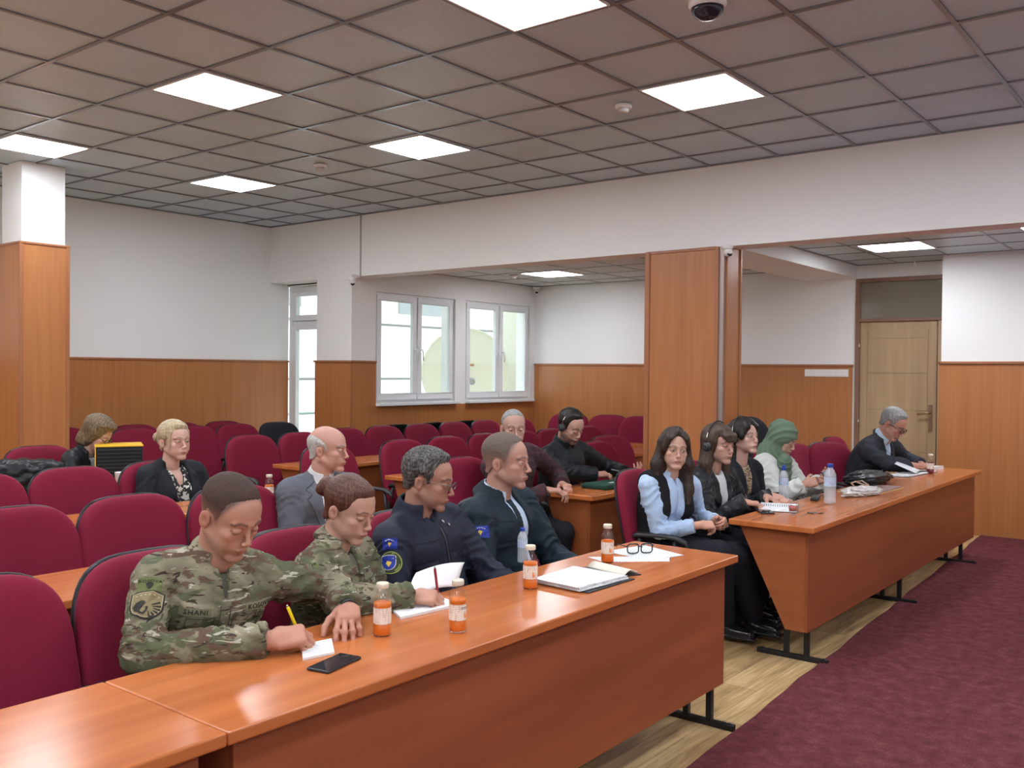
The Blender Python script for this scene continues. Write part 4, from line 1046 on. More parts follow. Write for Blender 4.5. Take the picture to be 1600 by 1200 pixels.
    C[opened & (ir < .0058)] = cfg.get('iris', (.055, .03, .018)); C[opened & (ir < .0025)] = (.006, .006, .006)
    lash = (np.abs(Z-up) < (.0016 if fem else .0011)) & (ex*ex < 1.15) & (Y < -.07); C[lash] = np.array(cfg.get('lash', (.03, .018, .014))) if fem else skin*.35
    blend(((np.abs(Z-(up+.0045)) < .0012) & (ex*ex < 1.0) & (Y < -.07))*1.0, skin*.62, .4)  # shade of the upper lid crease, painted as a darker line
    if fem: blend(np.exp(-((ex/1.1)**2+((Z-.006)/.007)**2))*(Y < -.07), skin*.62, .55*cfg.get('shadow', .35))  # eyelid shadow painted into the skin colour
    if cfg.get('scalp'):
        sa, scol, poly = cfg['scalp']; d = p_poly(Y, Z, poly); blend(np.clip(.5-d/.014, 0, 1)*(aX < .0765*w)*np.clip(.30+(Z+.02)/.06, .30, 1), scol, sa)
    return V, Q, C, G, f

HAIRLINES = {
 'crop': [(-.150, .100), (-.092, .098), (-.072, .088), (-.056, .060), (-.046, .040), (.0, .040), (.05, .030), (.09, .0), (.150, -.02), (.150, .20), (-.150, .20)],
 'short': [(-.150, .106), (-.090, .103), (-.066, .094), (-.050, .052), (-.040, .030), (-.030, .012), (-.028, -.018), (-.016, -.020), (-.008, .014), (.022, .020), (.034, -.020), (.060, -.052), (.130, -.060), (.150, .20), (-.150, .20)],
 'receding': [(-.150, .106), (-.070, .098), (-.036, .054), (-.026, -.012), (-.014, -.012), (-.006, .014), (.026, .018), (.034, -.030), (.060, -.055), (.130, -.070), (.150, .20), (-.150, .20)],
 'bald': [(.150, .060), (.06, .072), (.0, .050), (-.020, .034), (-.026, -.015), (-.014, -.015), (-.006, .014), (.026, .018), (.034, -.030), (.060, -.055), (.130, -.070)],
 'back': [(-.150, .094), (-.088, .090), (-.066, .068), (-.046, .030), (-.018, .004), (-.006, -.004), (.026, .012), (.04, -.05), (.060, -.065), (.130, -.07), (.150, .20), (-.150, .20)],
 'full': [(-.150, .090), (-.086, .086), (-.060, .050), (-.046, .010), (-.040, -.06), (-.02, -.12), (.15, -.16), (.150, .20), (-.150, .20)],
}
def hair_cap(G, f, s, line, thick, top=0.0, wob=.0, seed=1, ease=.004, taper=.022, fullfr=False, part=0.0, fz=0):
    base = Field(); w = 1.0
    def fn(P):
        L = f.to(P); X_ = np.abs(L[:, 0])
        # the hairline climbs at the temples and dips in the middle of the forehead
        m = p_poly(L[:, 1]-.50*np.maximum(0, X_-.028)*(L[:, 1] < .01)*np.clip((L[:, 2]-.020)/.06, 0, 1), L[:, 2]-(.10*np.maximum(0, .05-np.abs(X_-.045))-.002)*(L[:, 1] < -.03)*(0 if fullfr else 1)-part*np.clip(1-X_/.05, 0, 1)*(L[:, 1] < -.03), HAIRLINES[line] if isinstance(line, str) else line)
        tp = np.clip(-m/taper, 0, 1)**.6; th = thick*tp*(np.clip(.25+(L[:, 2]+.01)/.075, .25, 1) if fz else 1); tt = th+top*tp*np.clip(L[:, 2]/.08, 0, 1)
        d = p_ell(L, (0, .014, .036), (.0745, .094, .082))
        d = smin(d, p_ell(L, (0, -.030, .032), (.066, .063, .066)), .02)
        d = smin(d, p_cap(L, (0, .022, -.02), (0, .045, -.09), .060, .054), .02)-tt
        d = smax(d, (m-.0005).astype(F4), .003)
        if wob: d = d+wob*ridges(L.astype(float), seed, (70, 60, 40), 5).astype(F4)
        return (d*s).astype(F4)
    G.ops.append(('u', ease, fn)); G._bb([f.w(0, 0, 0)], .17*s)

def finger_chain(base, dirv, nrm, lens, curls):
    """points along a finger; nrm is the palm side direction the finger bends towards"""
    pts = [np.asarray(base, float)]; d = unit(dirv); n = unit(np.asarray(nrm)-d*np.dot(nrm, d)); 
    for L, c in zip(lens, curls):
        a = R(c); d2 = d*math.cos(a)+n*math.sin(a); n = -d*math.sin(a)+n*math.cos(a); d = d2; pts.append(pts[-1]+d*L)
    return pts
def hand_field(G, wrist, fwd, palm, side, pose, s=1.0, back=None):
    """wrist point, finger direction, palm direction (where the palm looks), side=+1 left hand, -1 right hand"""
    F = unit(fwd); N = unit(np.asarray(palm)-F*np.dot(palm, F)); T = -np.cross(F, N)*side  # thumb side
    fr = Frame(wrist, np.stack([T, F, N], 1))
    G.ops.append(('u', .012, lambda P: p_box(fr.to(P), (-.001*s, .050*s, 0), (.036*s, .042*s, .013*s), .012*s))); G._bb([fr.w(0, .05*s, 0)], .07*s)
    G.cap(fr, (0, -.01, 0), (.002, .025*s, 0), .0235*s, .024*s, .016, flat=((0, 0, 1), 1.25))
    if back is not None: G.ops.append(('u', .015, lambda P: p_cap(P, np.asarray(wrist), np.asarray(back), .0245*s, .031*s))); G._bb([back], .04)
    G.ell(fr, (.026*s, .028*s, .006*s), (.016*s, .028*s, .014*s), .01)
    C = pose.get('curl', (20, 25, 30, 35)); SP = pose.get('spread', (7, 2, -3, -9)); lens = ((.040, .025, .020), (.044, .028, .022), (.040, .026, .021), (.032, .020, .018))
    xs = (.026, .0085, -.0095, -.0265); ys = (.088, .092, .088, .080); rr_ = (.0088, .0090, .0085, .0076)
    tips = []
    for i in range(4):
        a = R(SP[i]); d = F*math.cos(a)+T*math.sin(a); c = C[i]; c = c if isinstance(c, (list, tuple)) else (c*.9, c*1.1, c*.7)
        b = fr.w(xs[i]*s, ys[i]*s-.012, -.001); pts = finger_chain(b, d, N, [l*s for l in ((lens[i][0]+.010), lens[i][1], lens[i][2])], c)
        for j in range(3): G.cap(WORLD, pts[j], pts[j+1], rr_[i]*s*(1.0-.09*j), rr_[i]*s*(.93-.09*j), .006 if j else .006)
        G.ell(WORLD, tuple(pts[1]), (rr_[i]*s*1.0,)*3, .008)
        tips.append(pts[-1])
    ta, tb = pose.get('thumb', (38, 20)), pose.get('tcurl', (15, 20))
    d = F*math.cos(R(ta[0]))+T*math.sin(R(ta[0])); d = d*math.cos(R(ta[1]))+N*math.sin(R(ta[1]))
    bend = unit(-T+N*.6)
    pts = finger_chain(fr.w(.028*s, .022*s, .004*s), d, bend, (.040*s, .032*s, .026*s), (0, tb[0], tb[1]))
    for j, (r0, r1) in enumerate(((.0135, .0105), (.0105, .0098), (.0098, .0080))): G.cap(WORLD, pts[j], pts[j+1], r0*s, r1*s, .006 if j else .010)
    return tips, pts
def ik(S, W, l1, l2, pole):
    S, W = np.asarray(S, float), np.asarray(W, float); v = W-S; L = np.linalg.norm(v); L2 = min(L, (l1+l2)*.995); d = v/L
    a = (l1*l1-l2*l2+L2*L2)/(2*L2); hgt = math.sqrt(max(0, l1*l1-a*a)); p = np.asarray(pole, float); p = unit(p-d*np.dot(p, d)); return S+d*a*(L/L2 if L > l1+l2 else 1)+p*hgt
# ------------------------------------------------------------------ people
def rz3(a): return rotm(0, 0, a)
CLOTH = {}
def torso(G, T, L, sw, bk, bel, fem, o):
    """torso volume in frame T (origin at the neck base, z up the spine), grown by o"""
    q = L/.48
    G.ell(T, (0, .012, -.20*q), (.150*bk+o, .105*bk+o, .19*q+o), .0)
    G.ell(T, (0, -.005, -.16*q), (.155*bk+o, .100*bk+o, .13*q+o), .03)
    for x in (-1, 1):
        G.cap(T, (x*.032, .014, -.030), (x*(sw-.040), .014, -.070*q), .044+o*.8, .052+o, .03)
        if fem: G.ell(T, (x*.075, -.078*bk, -.205*q), (.062+o*.6, .056+o*.6, .060+o*.6), .03)
        else: G.ell(T, (x*.075, -.060*bk, -.145*q), (.075+o*.6, .050+o*.6, .065+o*.6), .03)
    G.ell(T, (0, .0-.030*bel, -.36*q), (.138*bk*(.92 if fem else 1)+.02*bel+o, .098*bk+.055*bel+o, .15*q+o), .05)
    G.ell(T, (0, .0, -.47*q), (.172*bk+o, .125*bk+.02*bel+o, .12+o), .05)
from mathutils.bvhtree import BVHTree
def decal(name, m, parent, B, layer, origin, u, v, verts, faces, lift=.0015, thick=.0014, mi=None):
    """flat drawing (verts in metres in the u, v plane) laid on a garment, seen from origin along -(u x v)"""
    if not hasattr(B, 'bvh'): B.bvh = {}
    if layer not in B.bvh: V, Q = B.meshes[layer]; B.bvh[layer] = BVHTree.FromPolygons([tuple(p) for p in V], [tuple(int(i) for i in q) for q in Q])
    u = unit(u); v = unit(np.asarray(v)-u*np.dot(v, u)); n = np.cross(u, v); bt = B.bvh[layer]; A = []; last = None
    for a in verts:
        p = np.asarray(origin)+u*a[0]+v*a[1]; h = bt.ray_cast(Vector(p), Vector(-n), .5)
        d = h[3] if h[0] is not None else (last if last is not None else .1); last = d; A.append(tuple(p-n*(d-lift)))
    mb = MB(); mb.add(A, faces, 0, False)
    if mi is not None: mb.m = list(mi)
    o = mb.build(name, m, parent, fix=False); s = o.modifiers.new('s', 'SOLIDIFY'); s.thickness = thick; s.offset = -1
    return o
def gridpoly(w, h, nx=6, ny=6, shape=None):
    v = [((i/nx-.5)*w, (j/ny-.5)*h) for j in range(ny+1) for i in range(nx+1)]
    if shape: v = [shape(a, b) for a, b in v]
    f = [(j*(nx+1)+i, j*(nx+1)+i+1, (j+1)*(nx+1)+i+1, (j+1)*(nx+1)+i) for j in range(ny) for i in range(nx)]
    return v, f
class Body: pass
def person(label, hd, hyaw, hpit, hrol, yaw, hip, RW, LW, cfg, group=None):
    """hd head centre, hyaw/hpit/hrol head turn, down tilt, roll in degrees (0 faces -y), hip the seat point, RW/LW wrist specs"""
    B = Body(); B.cfg = cfg; res = cfg.get('res', .0034); cres = cfg.get('cres', .008); s = cfg.get('scale', 1.0); fem = cfg.get('fem', 0)
    B.Rb = rz3(R(yaw)); Rh = rz3(R(hyaw)) @ rotm(R(hpit), 0, 0) @ rotm(0, R(hrol), 0)
    hd = np.array(hd, float); B.hf = Frame(hd, Rh)
    skull = hd+Rh @ np.array([0, .024, -.06])*s; lean = unit(hd-np.array([hip[0], hip[1], .50]))
    nb = skull+B.Rb @ np.array([0, .020, -cfg.get('neck', .085)*s]); pel = np.array([hip[0], hip[1], .55])
    up = unit(nb-pel); lf = unit(B.Rb @ np.array([1., 0, 0])-up*np.dot(B.Rb @ np.array([1., 0, 0]), up)); bk = np.cross(up, lf)
    if cfg.get('sroll'): a = R(cfg['sroll']); lf = unit(lf*math.cos(a)+up*math.sin(a)); up2 = np.cross(lf, bk); up = up2 
    T = Frame(nb, np.stack([lf, bk, up], 1)); B.T = T; L = float(np.linalg.norm(nb-pel)); q = L/.48; B.q = q
    sw = cfg.get('sw', .155 if fem else .185); bulk = cfg.get('bulk', 1.0); bel = cfg.get('belly', 0.0)
    B.sh = {}; B.el = {}; B.wr = {}
    fwdshift = cfg.get('reach', .03)
    arms = {}
    for sd, W, x in (('R', RW, -1), ('L', LW, 1)):
        S = T.w(x*(sw-.01), .006-fwdshift, -.082*q); B.sh[sd] = S
        w = np.array(W['w'], float); pole = W.get('pole', (x*.5, .3, -1)); pole = B.Rb @ np.array(pole, float)
        E = ik(S, w, .275*s, .245*s, pole) if 'elbow' not in W else np.array(W['elbow'], float)
        B.el[sd] = E; B.wr[sd] = w; arms[sd] = (S, E, w)
    # legs
    H = {sd: pel+B.Rb @ np.array([x*.09, .02, -.02]) for sd, x in (('R', -1), ('L', 1))}
    legs = cfg.get('legs') or {sd: (hip[0]+(B.Rb @ np.array([x*.12, -.40, 0]))[0], hip[1]+(B.Rb @ np.array([x*.12, -.40, 0]))[1], .50, 0) for sd, x in (('R', -1), ('L', 1))}
    kn = {}; an = {}
    for sd, x in (('R', -1), ('L', 1)):
        k = legs[sd]; kn[sd] = np.array(k[:3], float); a = k[4:7] if len(k) > 4 else None
        an[sd] = np.array(a, float) if a else kn[sd]+B.Rb @ np.array([0, .06, 0])-np.array([0, 0, kn[sd][2]-.10])
    def limbs(G, o, sleeve=1.0, ak=.03, wcut=0.0, slim=1.0):
        for sd in 'RL':
            S, E, w = arms[sd]; e2 = E+(w-E)*sleeve
            G.cap(WORLD, S, E, .052*slim+o, .043*slim+o, ak); G.cap(WORLD, E, e2, .044*slim+o, .036*slim+o if sleeve > .8 else .040*slim+o, .012)
    # ---- body mesh: head and neck, hands, and a coarse core below the clothes
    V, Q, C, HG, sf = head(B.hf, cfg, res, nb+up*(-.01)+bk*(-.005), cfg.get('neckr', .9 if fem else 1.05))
    B.HG = HG; B.sf = sf; parts = [(V, Q, C)]
    skin = np.array(cfg.get('skin', (.50, .275, .19)))
    core = Field(); torso(core, T, L, sw, bulk*.97, bel, fem, -.012); limbs(core, -.014, .8)
    for sd in 'RL': core.cap(WORLD, H[sd], kn[sd], .075, .052, .03); core.cap(WORLD, kn[sd], an[sd], .05, .035, .02)
    cv = mesh_field(core, core.lo, core.hi, .013 if not cfg.get('decollete') else .010); parts.append((*cv, np.tile(skin, (len(cv[0]), 1))))
    for sd, W, x in (('R', RW, -1), ('L', LW, 1)):
        if 'fwd' not in W: continue
        G = Field(); tp = hand_field(G, B.wr[sd], W['fwd'], W['palm'], x, W.get('pose', {}), s*cfg.get('hand', 1.0)*(.92 if fem else 1.0), back=B.wr[sd]+(B.el[sd]-B.wr[sd])*.42)
        hv, hq = mesh_field(G, G.lo, G.hi, cfg.get('hres', .0026)); hc = np.tile(skin*np.array([1.05, .92, .88]), (len(hv), 1))
        tips, th = tp
        for p in list(tips)+[th[-1]]:
            m = np.clip(1.5-np.linalg.norm(hv-p, axis=1)/.014, 0, 1)[:, None]*.45; hc = hc*(1-m)+skin*np.array([1.15, .72, .68])*m
        parts.append((hv, hq, hc)); setattr(B, 'tips'+sd, tips)
    off = 0; VV = []; QQ = []; CC = []
    for v_, q_, c_ in parts: VV.append(v_); QQ.append(q_+off); CC.append(c_); off += len(v_)
    root = np_mesh('person', np.concatenate(VV), np.concatenate(QQ), M_SKIN, None, np.concatenate(CC))
    tag(root, label, 'person', group); B.root = root
    # ---- clothes
    B.layers = {}; B.meshes = {}
    for ly in cfg['layers']:
        o = ly['off']; G = Field(); torso(G, T, L, sw, bulk, bel, fem, o)
        if ly.get('arms', 1): limbs(G, o*ly.get('armoff', 1), ly.get('sleeve', .97), slim=ly.get('slim', 1.0))
        else:
            for x in (-1, 1): G.cap(T, (x*(sw+.050), .0, -.03), (x*(sw+.050), -.01, -.20*q), .052, .056, .015, 's')
        cuffs = []
        if ly.get('arms', 1) and ly.get('cuff', 1) and ly.get('sleeve', .97) > .8:
            for sd in 'RL':
                S, E, w = arms[sd]; d = unit(w-E); G.cap(WORLD, E+(w-E)*ly.get('sleeve', .97)-d*.035, E+(w-E)*ly.get('sleeve', .97)+d*.004, .034+o, .036+o, .006)
        if ly.get('cut_sleeve', 1) and ly.get('arms', 1):
            for sd in 'RL':
                S, E, w = arms[sd]; d = unit(w-E); end = E+(w-E)*ly.get('sleeve', .97)+d*.012
                G.fn(lambda P, d=d, end=end: np.maximum(((P-end.astype(F4)) @ (-d).astype(F4)), np.linalg.norm(P-(end+d*.03).astype(F4), axis=-1)-.07), .004, 's')
        if ly.get('collar'):
            c = ly['collar']   # radius, height, flare, thick, gap half angle, tilt
            cfz = Frame(nb+up*c.get('z', .01), T.m @ rotm(R(c.get('tilt', 18)), 0, 0)); r0, hh, fl, th, gap = c['r'], c['h'], c.get('flare', 0), c.get('t', .006), R(c.get('gap', 20))
            def band(P, cfz=cfz, r0=r0, hh=hh, fl=fl, th=th, gap=gap):
                Lc = cfz.to(P); rad = np.hypot(Lc[..., 0], Lc[..., 1]*.92); rr_ = r0-fl*Lc[..., 2]
                dd = np.hypot(np.maximum(np.abs(Lc[..., 2])-hh, 0), np.abs(rad-rr_))-th
                if gap > 0:
                    ang = np.arctan2(np.abs(Lc[..., 0]), -Lc[..., 1]); cut = (gap-ang)*rad+(hh-Lc[..., 2])*0; dd = smax(dd, cut.astype(F4), .004)
                return dd
            G.fn(band, .006, 'u', bb=([nb], .12))
            if c.get('leaf'):
                for x in (-1, 1):
                    pts = c['leaf']; a = T.w(x*pts[0][0], pts[0][1], pts[0][2]); b = T.w(x*pts[1][0], pts[1][1], pts[1][2])
                    G.cap(WORLD, a, b, pts[2], pts[2]*.6, .006, flat=(T.d(0, 1, .25), 2.6))
        if ly.get('open'):
            poly = ly['open']
            def cut(P, poly=poly): Lc = T.to(P); return np.maximum(p_poly(Lc[..., 0], Lc[..., 2]/q, poly), Lc[..., 1]-(-.03)).astype(F4)
            G.fn(cut, .005, 's')
        if ly.get('raise'):
            for poly, hgt in ly['raise']:
                def rs_(P, d, poly=poly, hgt=hgt):
                    Lc = T.to(P); m = p_poly(Lc[..., 0], Lc[..., 2]/q, poly); return d-(hgt*np.clip(.5-m/.004, 0, 1)*(Lc[..., 1] < -.02)).astype(F4)
                G.ops.append(('m', 0, rs_))
        # neck opening so that the layer never covers the throat
        nr = ly.get('neckhole', .058)
        if nr:
            na = nb+up*.0-bk*.012; nbb = nb+up*.12-bk*.03
            if not ly.get('collar'): G.cap(WORLD, na, nbb, nr, nr*1.1, .004, 's')
        if ly.get('keep'):
            poly = ly['keep']
            G.fn(lambda P, poly=poly: np.maximum(p_poly(T.to(P)[..., 0], T.to(P)[..., 2]/q, poly), T.to(P)[..., 1]+.03).astype(F4), .003, 'i')
        if ly.get('hem'):
            hz = ly['hem']
            G.fn(lambda P, hz=hz: (hz*q-T.to(P)[..., 2]).astype(F4)*1.0, .004, 'i')
        B.layers[ly['name']] = G
        V, Q = mesh_field(G, G.lo, G.hi, ly.get('res', cres))
        amp = ly.get('wr', .004)
        if amp or 1:
            n = grad(G, V).astype(float); fr_ = ly.get('wf', 34)
            r = ridges(V, ly.get('seed', 3)+len(label), (fr_, fr_, fr_*.8), 4)*.7+ridges(V, 11+len(label), (fr_*2.2,)*3, 4)*.3
            r += ridges(V, 5, (8, 8, 75), 2)*.35*np.clip((T.to(V)[:, 2]/q+.30)/-.15, 0, 1)
            we = np.full(len(V), .55)
            for sd in 'RL':
                we += .9*np.exp(-(np.linalg.norm(V-B.el[sd], axis=1)/.09)**2)+.45*np.exp(-(np.linalg.norm(V-B.sh[sd], axis=1)/.09)**2)
                # creases running round the sleeve
                if ly.get('arms', 1):
                    for a, b in ((B.sh[sd], B.el[sd]), (B.el[sd], B.wr[sd])):
                        d = unit(b-a); tt = (V-a) @ d; ln = np.linalg.norm(b-a); rad = np.linalg.norm(V-a-tt[:, None]*d, axis=1)
                        m = (tt > 0)*(tt < ln)*(rad < .09); r = r+m*.55*(1-2*np.abs(np.sin(tt*42+3.0*np.sin(V @ np.array([19., 11, 7]))+2*np.sin(V @ np.array([-9., 23, 17])))))
            V = V+n*(1.7*amp*r*we)[:, None]
        B.meshes[ly['name']] = (V, Q)
        np_mesh(ly['name'], V, Q, ly['mat'], root)
    # ---- trousers and shoes
    if cfg.get('trousers') is not None:
        G = Field(); tr = cfg.get('trad', (.092, .070, .064, .060))
        G.ell(Frame(pel, T.m), (0, 0, -.03), (.175*bulk, .13*bulk, .10), .0)
        for sd in 'RL': G.cap(WORLD, H[sd], kn[sd], tr[0], tr[1], .04); G.cap(WORLD, kn[sd], an[sd]+np.array([0, 0, .02]), tr[2], tr[3], .03)
        V, Q = mesh_field(G, G.lo, G.hi, cfg.get('tres', .014)); n = grad(G, V).astype(float); V = V+n*(.004*ridges(V, 8, (30, 30, 12), 3))[:, None]
        np_mesh('trousers', V, Q, cfg['trousers'], root)
        for sd, x in (('R', -1), ('L', 1)):
            d = B.Rb @ np.array([x*.15, -1, 0]); d = unit(d) if not cfg.get('toe') else unit(np.array(cfg['toe'][sd], float)); z = an[sd][2]-.10
            a = an[sd].copy(); a[2] = .045+z; sd_ = np.cross([0, 0, 1.], d); fr = Frame(a, np.stack([sd_, d, [0, 0, 1.]], 1)); G = Field()
            G.ell(fr, (0, -.02, .012), (.036, .055, .042), .0); G.cap(fr, (0, .02, .0), (0, .15, -.008), .036, .032, .03, flat=((0, 0, 1), 1.25)); G.box(fr, (0, .055, -.033), (.040, .135, .010), .008, .008)
            G.fn(lambda P, fr=fr: (-.045-fr.to(P)[..., 2]).astype(F4), .002, 'i')
            V, Q = mesh_field(G, G.lo, G.hi, .007); np_mesh('shoe', V, Q, cfg.get('shoe', MATS['shoe_leather']), root)
    # ---- hair
    hr = cfg.get('hair')
    if hr:
        G = Field(); hair_cap(HG, sf, s, hr['line'], 0, 0) if False else None
        hair_cap(G, sf, s, hr['line'], hr.get('t', .006), hr.get('top', .004), hr.get('wob', .0), 7, fullfr=hr['line'] in ('bald', 'full'), taper=hr.get('taper', .022), part=hr.get('part', 0), fz='fade' in hr)
        for a, b, ra, rb in hr.get('locks', ()):
            G.cap(sf, a, b, ra*s, rb*s, hr.get('k', .02))
        for c, r in hr.get('balls', ()): G.ops.append(('u', hr.get('bk', .006), lambda P, c=c, r=r: p_ell(sf.to(P), c, r)*s)); G._bb([sf.w(*c)], max(r)*s)
        for a, b, ra, rb in hr.get('world', ()): G.cap(WORLD, a, b, ra, rb, .03)
        if hr.get('face'):   # keep the face free of the locks
            G.ops.append(('s', .008, lambda P: p_ell(sf.to(P), hr['face'][0], hr['face'][1])*s))
        V, Q = mesh_field(G, G.lo, G.hi, hr.get('res', res*1.15)); n = grad(G, V).astype(float); L_ = sf.to(V)
        a = np.arctan2(L_[:, 0], L_[:, 1])
        st = hr.get('strand', .0016)*.6; fq = hr.get('freq', 26)
        if hr.get('along') == 'back': ph = L_[:, 2]*330+L_[:, 0]*60+2*np.sin(L_[:, 1]*30)
        elif hr.get('along') == 'part': ph = (L_[:, 1]-.35*L_[:, 2])*300*np.clip(1.0, 0, 1)+3*np.sin(L_[:, 2]*22)
        else: ph = a*fq+2.0*np.sin(L_[:, 2]*26)+L_[:, 1]*40
        V = V+n*(st*(np.sin(ph)+.6*np.sin(ph*2.3+1)+.5*np.sin(ph*4.1+L_[:, 2]*30)))[:, None]
        if hr.get('rough'): V = V+n*(hr['rough']*ridges(V, 3, (260, 260, 260), 5))[:, None]
        hcol = None
        if 'fade' in hr:
            hc_, sk_ = np.array(hr['fade']), np.array(cfg.get('skin', (.5, .275, .19)))*.8
            m = np.clip((.050-L_[:, 2])/.085, 0, .62)+.10*ridges(V, 4, (300, 300, 300), 4)+.25*np.clip(-(L_[:, 1]+.070)/.02, 0, 1); hcol = hc_*(1-np.clip(m, 0, .8))[:, None]+sk_*np.clip(m, 0, .8)[:, None]
        np_mesh('hair', V, Q, hr['mat'] if hcol is None else pig_mat('cropped_hair', .7, 0, 500, .15), root, hcol)
    for fnc in cfg.get('extra', ()): fnc(B)
    return B
def headphones(B):
    s = 1.0; r = bpy.data.objects.new('headphones', None); col.objects.link(r); r.parent = B.root
    m = B.hf.m; r.matrix_local = Matrix(((*m[0], B.hf.o[0]), (*m[1], B.hf.o[1]), (*m[2], B.hf.o[2]), (0, 0, 0, 1)))
    t = B.cfg.get('hp', .012); pts = []
    for k in range(25):
        q = PI*(k/24); pts.append(((.080+t)*math.cos(q), .012, .012+(.112+t)*math.sin(q)))
    MB().tube(pts, .0045, 8).build('headband', M_BLACKP, r)
    for sx in (-1, 1):
        MB().tube([(sx*(.082+t), .009, .020), (sx*(.080+t), .009, .050), (sx*(.071+t), .009, .078)], .0032, 8).build('steel_slider', M_CHROME, r)
        x = .079+t; mt = Matrix.Translation((sx*x, .008, -.012)) @ Matrix.Rotation(R(90*sx), 4, 'Y')
        MB().lathe([(.0001, -.016), (.026, -.016), (.030, -.008), (.030, -.004), (.027, -.002), (.027, .006), (.022, .012), (.0001, .013)], 24, mtx=mt).build('ear_cup', M_BLACKP, r)
        MB().lathe([(.010, .0125), (.0125, .0145), (.015, .0125)], 24, mtx=mt).build('cup_ring', mat('cup_grey', (.10, .10, .11), .3, .5), r)
def glasses_on(m, square=False, fr_=.0018, lr=.021, top=True):
    def f(B):
        mm = B.sf.m; o = B.sf.w(0, -.108, -.002)
        specs(B.root, 0, None, lr, None, m, fr_, square, mtx=Matrix(((*mm[0], o[0]), (*mm[1], o[1]), (*mm[2], o[2]), (0, 0, 0, 1))))
    return f
mat('shoe_leather', (.010, .010, .012), .18)

# fabrics
def camo():
    m = mat('camouflage_cloth', (.3, .3, .2), .85, spec=.15); t = NT(m)
    def nz(sc_, s1, det=3, off=0, dist=.6):
        v = t.coords(s1); mp = t.add('ShaderNodeMapping'); mp.inputs['Location'].default_value = (off, off*1.7, off*.6); t.link(v, mp.inputs[0])
        return t.noise(mp.outputs[0], sc_, det, .6, dist)
    a = nz(7, (.8, .8, 1.2)); b = nz(13, (.7, .7, 1.5), 3, 3.1); c = nz(26, (.5, .5, 2.0), 2, 7.7); d = nz(34, (.45, .45, 2.2), 2, 12.3); e = nz(19, (.6, .6, 1.6), 3, 20.5)
    base = t.ramp(a, [(.36, (.095, .095, .055)), (.46, (.17, .16, .10)), (.54, (.21, .195, .13)), (.62, (.28, .25, .17))])
    base = t.mix(t.ramp(b, [(.53, (0, 0, 0)), (.56, (1, 1, 1))]), base, (.10, .11, .06))
    base = t.mix(t.ramp(e, [(.57, (0, 0, 0)), (.59, (1, 1, 1))]), base, (.115, .075, .05))
    base = t.mix(t.ramp(c, [(.625, (0, 0, 0)), (.64, (1, 1, 1))]), base, (.052, .038, .028))
    base = t.mix(t.ramp(d, [(.63, (0, 0, 0)), (.645, (1, 1, 1))]), base, (.40, .375, .29)); t.color(base)
    t.bump(t.noise(t.coords(), 300, 2), .25, .001); folds(t, .6, 6); return m
M_CAMO = camo()
M_NAVY = fabric('navy_shell_cloth', (.017, .021, .037), .15, 300, .62, .1, fold=.35)
M_NAVY2 = fabric('dark_teal_navy_cloth', (.012, .022, .032), .15, 300, .65, .1, fold=.35)
M_GSUIT = fabric('grey_wool', (.115, .125, .145), .1, 420, .85, .15, fold=.3)
M_DSUIT = fabric('charcoal_wool', (.035, .039, .048), .1, 420, .85, .15, fold=.3)
M_BSUIT = fabric('black_suiting', (.016, .019, .024), .12, 420, .8, .1, fold=.35)
M_WSHIRT = fabric('white_cotton', (.68, .70, .70), .04, 300, .8, .05)
M_BSHIRT = fabric('light_blue_cotton', (.42, .55, .75), .05, 300, .75, .05, fold=.3)
M_LBSHIRT = fabric('pale_blue_cotton', (.48, .60, .74), .05, 300, .8, .05)
M_OLIVE = fabric('olive_tshirt', (.10, .10, .075), .08, 300, .9)
M_GREEN = fabric('sage_green_scarf', (.125, .185, .125), .08, 260, .75, .15, fold=.3)
M_BKNIT = fabric('black_knit', (.012, .012, .014), .15, 300, .9, .1)
M_TROU = fabric('dark_trouser_cloth', (.013, .014, .020), .1, 300, .85, .05)
M_WBLOUSE = fabric('white_blouse_cloth', (.62, .64, .60), .04, 200, .8, .1, fold=.3)
def pattern(name, base, ink, scale, lo, hi):
    m = mat(name, base, .8); t = NT(m); n = t.noise(t.coords(), scale, 1, .5, .8); t.color(t.mix(t.ramp(n, [(lo, (0, 0, 0)), (hi, (1, 1, 1))]), base, ink)); return m
M_FLORAL = pattern('black_white_print', (.012, .012, .014), (.62, .62, .56), 34, .56, .585)
M_LEOP = pattern('leopard_print', (.42, .31, .20), (.03, .02, .015), 90, .52, .55)
M_PLAID = mat('dark_plaid', (.05, .02, .025), .85); t = NT(M_PLAID)
sx = t.add('ShaderNodeSeparateXYZ'); t.link(t.coords(), sx.inputs[0])
a1 = t.math('GREATER_THAN', t.math('SINE', t.math('MULTIPLY', sx.outputs[0], 130)), .5); a2 = t.math('GREATER_THAN', t.math('SINE', t.math('MULTIPLY', sx.outputs[2], 130)), .5)
t.color(t.mix(t.math('MULTIPLY', t.math('ADD', a1, a2), .5), (.028, .013, .018), (.085, .022, .030)))
H_BROWN = hair_mat('short_brown_hair', (.042, .030, .022)); H_AUB = hair_mat('auburn_hair', (.075, .026, .014), (.17, .07, .04)); H_BLACK = hair_mat('black_hair', (.012, .009, .008), (.035, .025, .02))
H_SALT = hair_mat('greying_dark_hair', (.05, .046, .042), (.20, .19, .18)); H_GREY = hair_mat('grey_hair', (.24, .24, .23), (.5, .5, .48)); H_WHITE = hair_mat('white_hair', (.42, .41, .38), (.65, .64, .60))
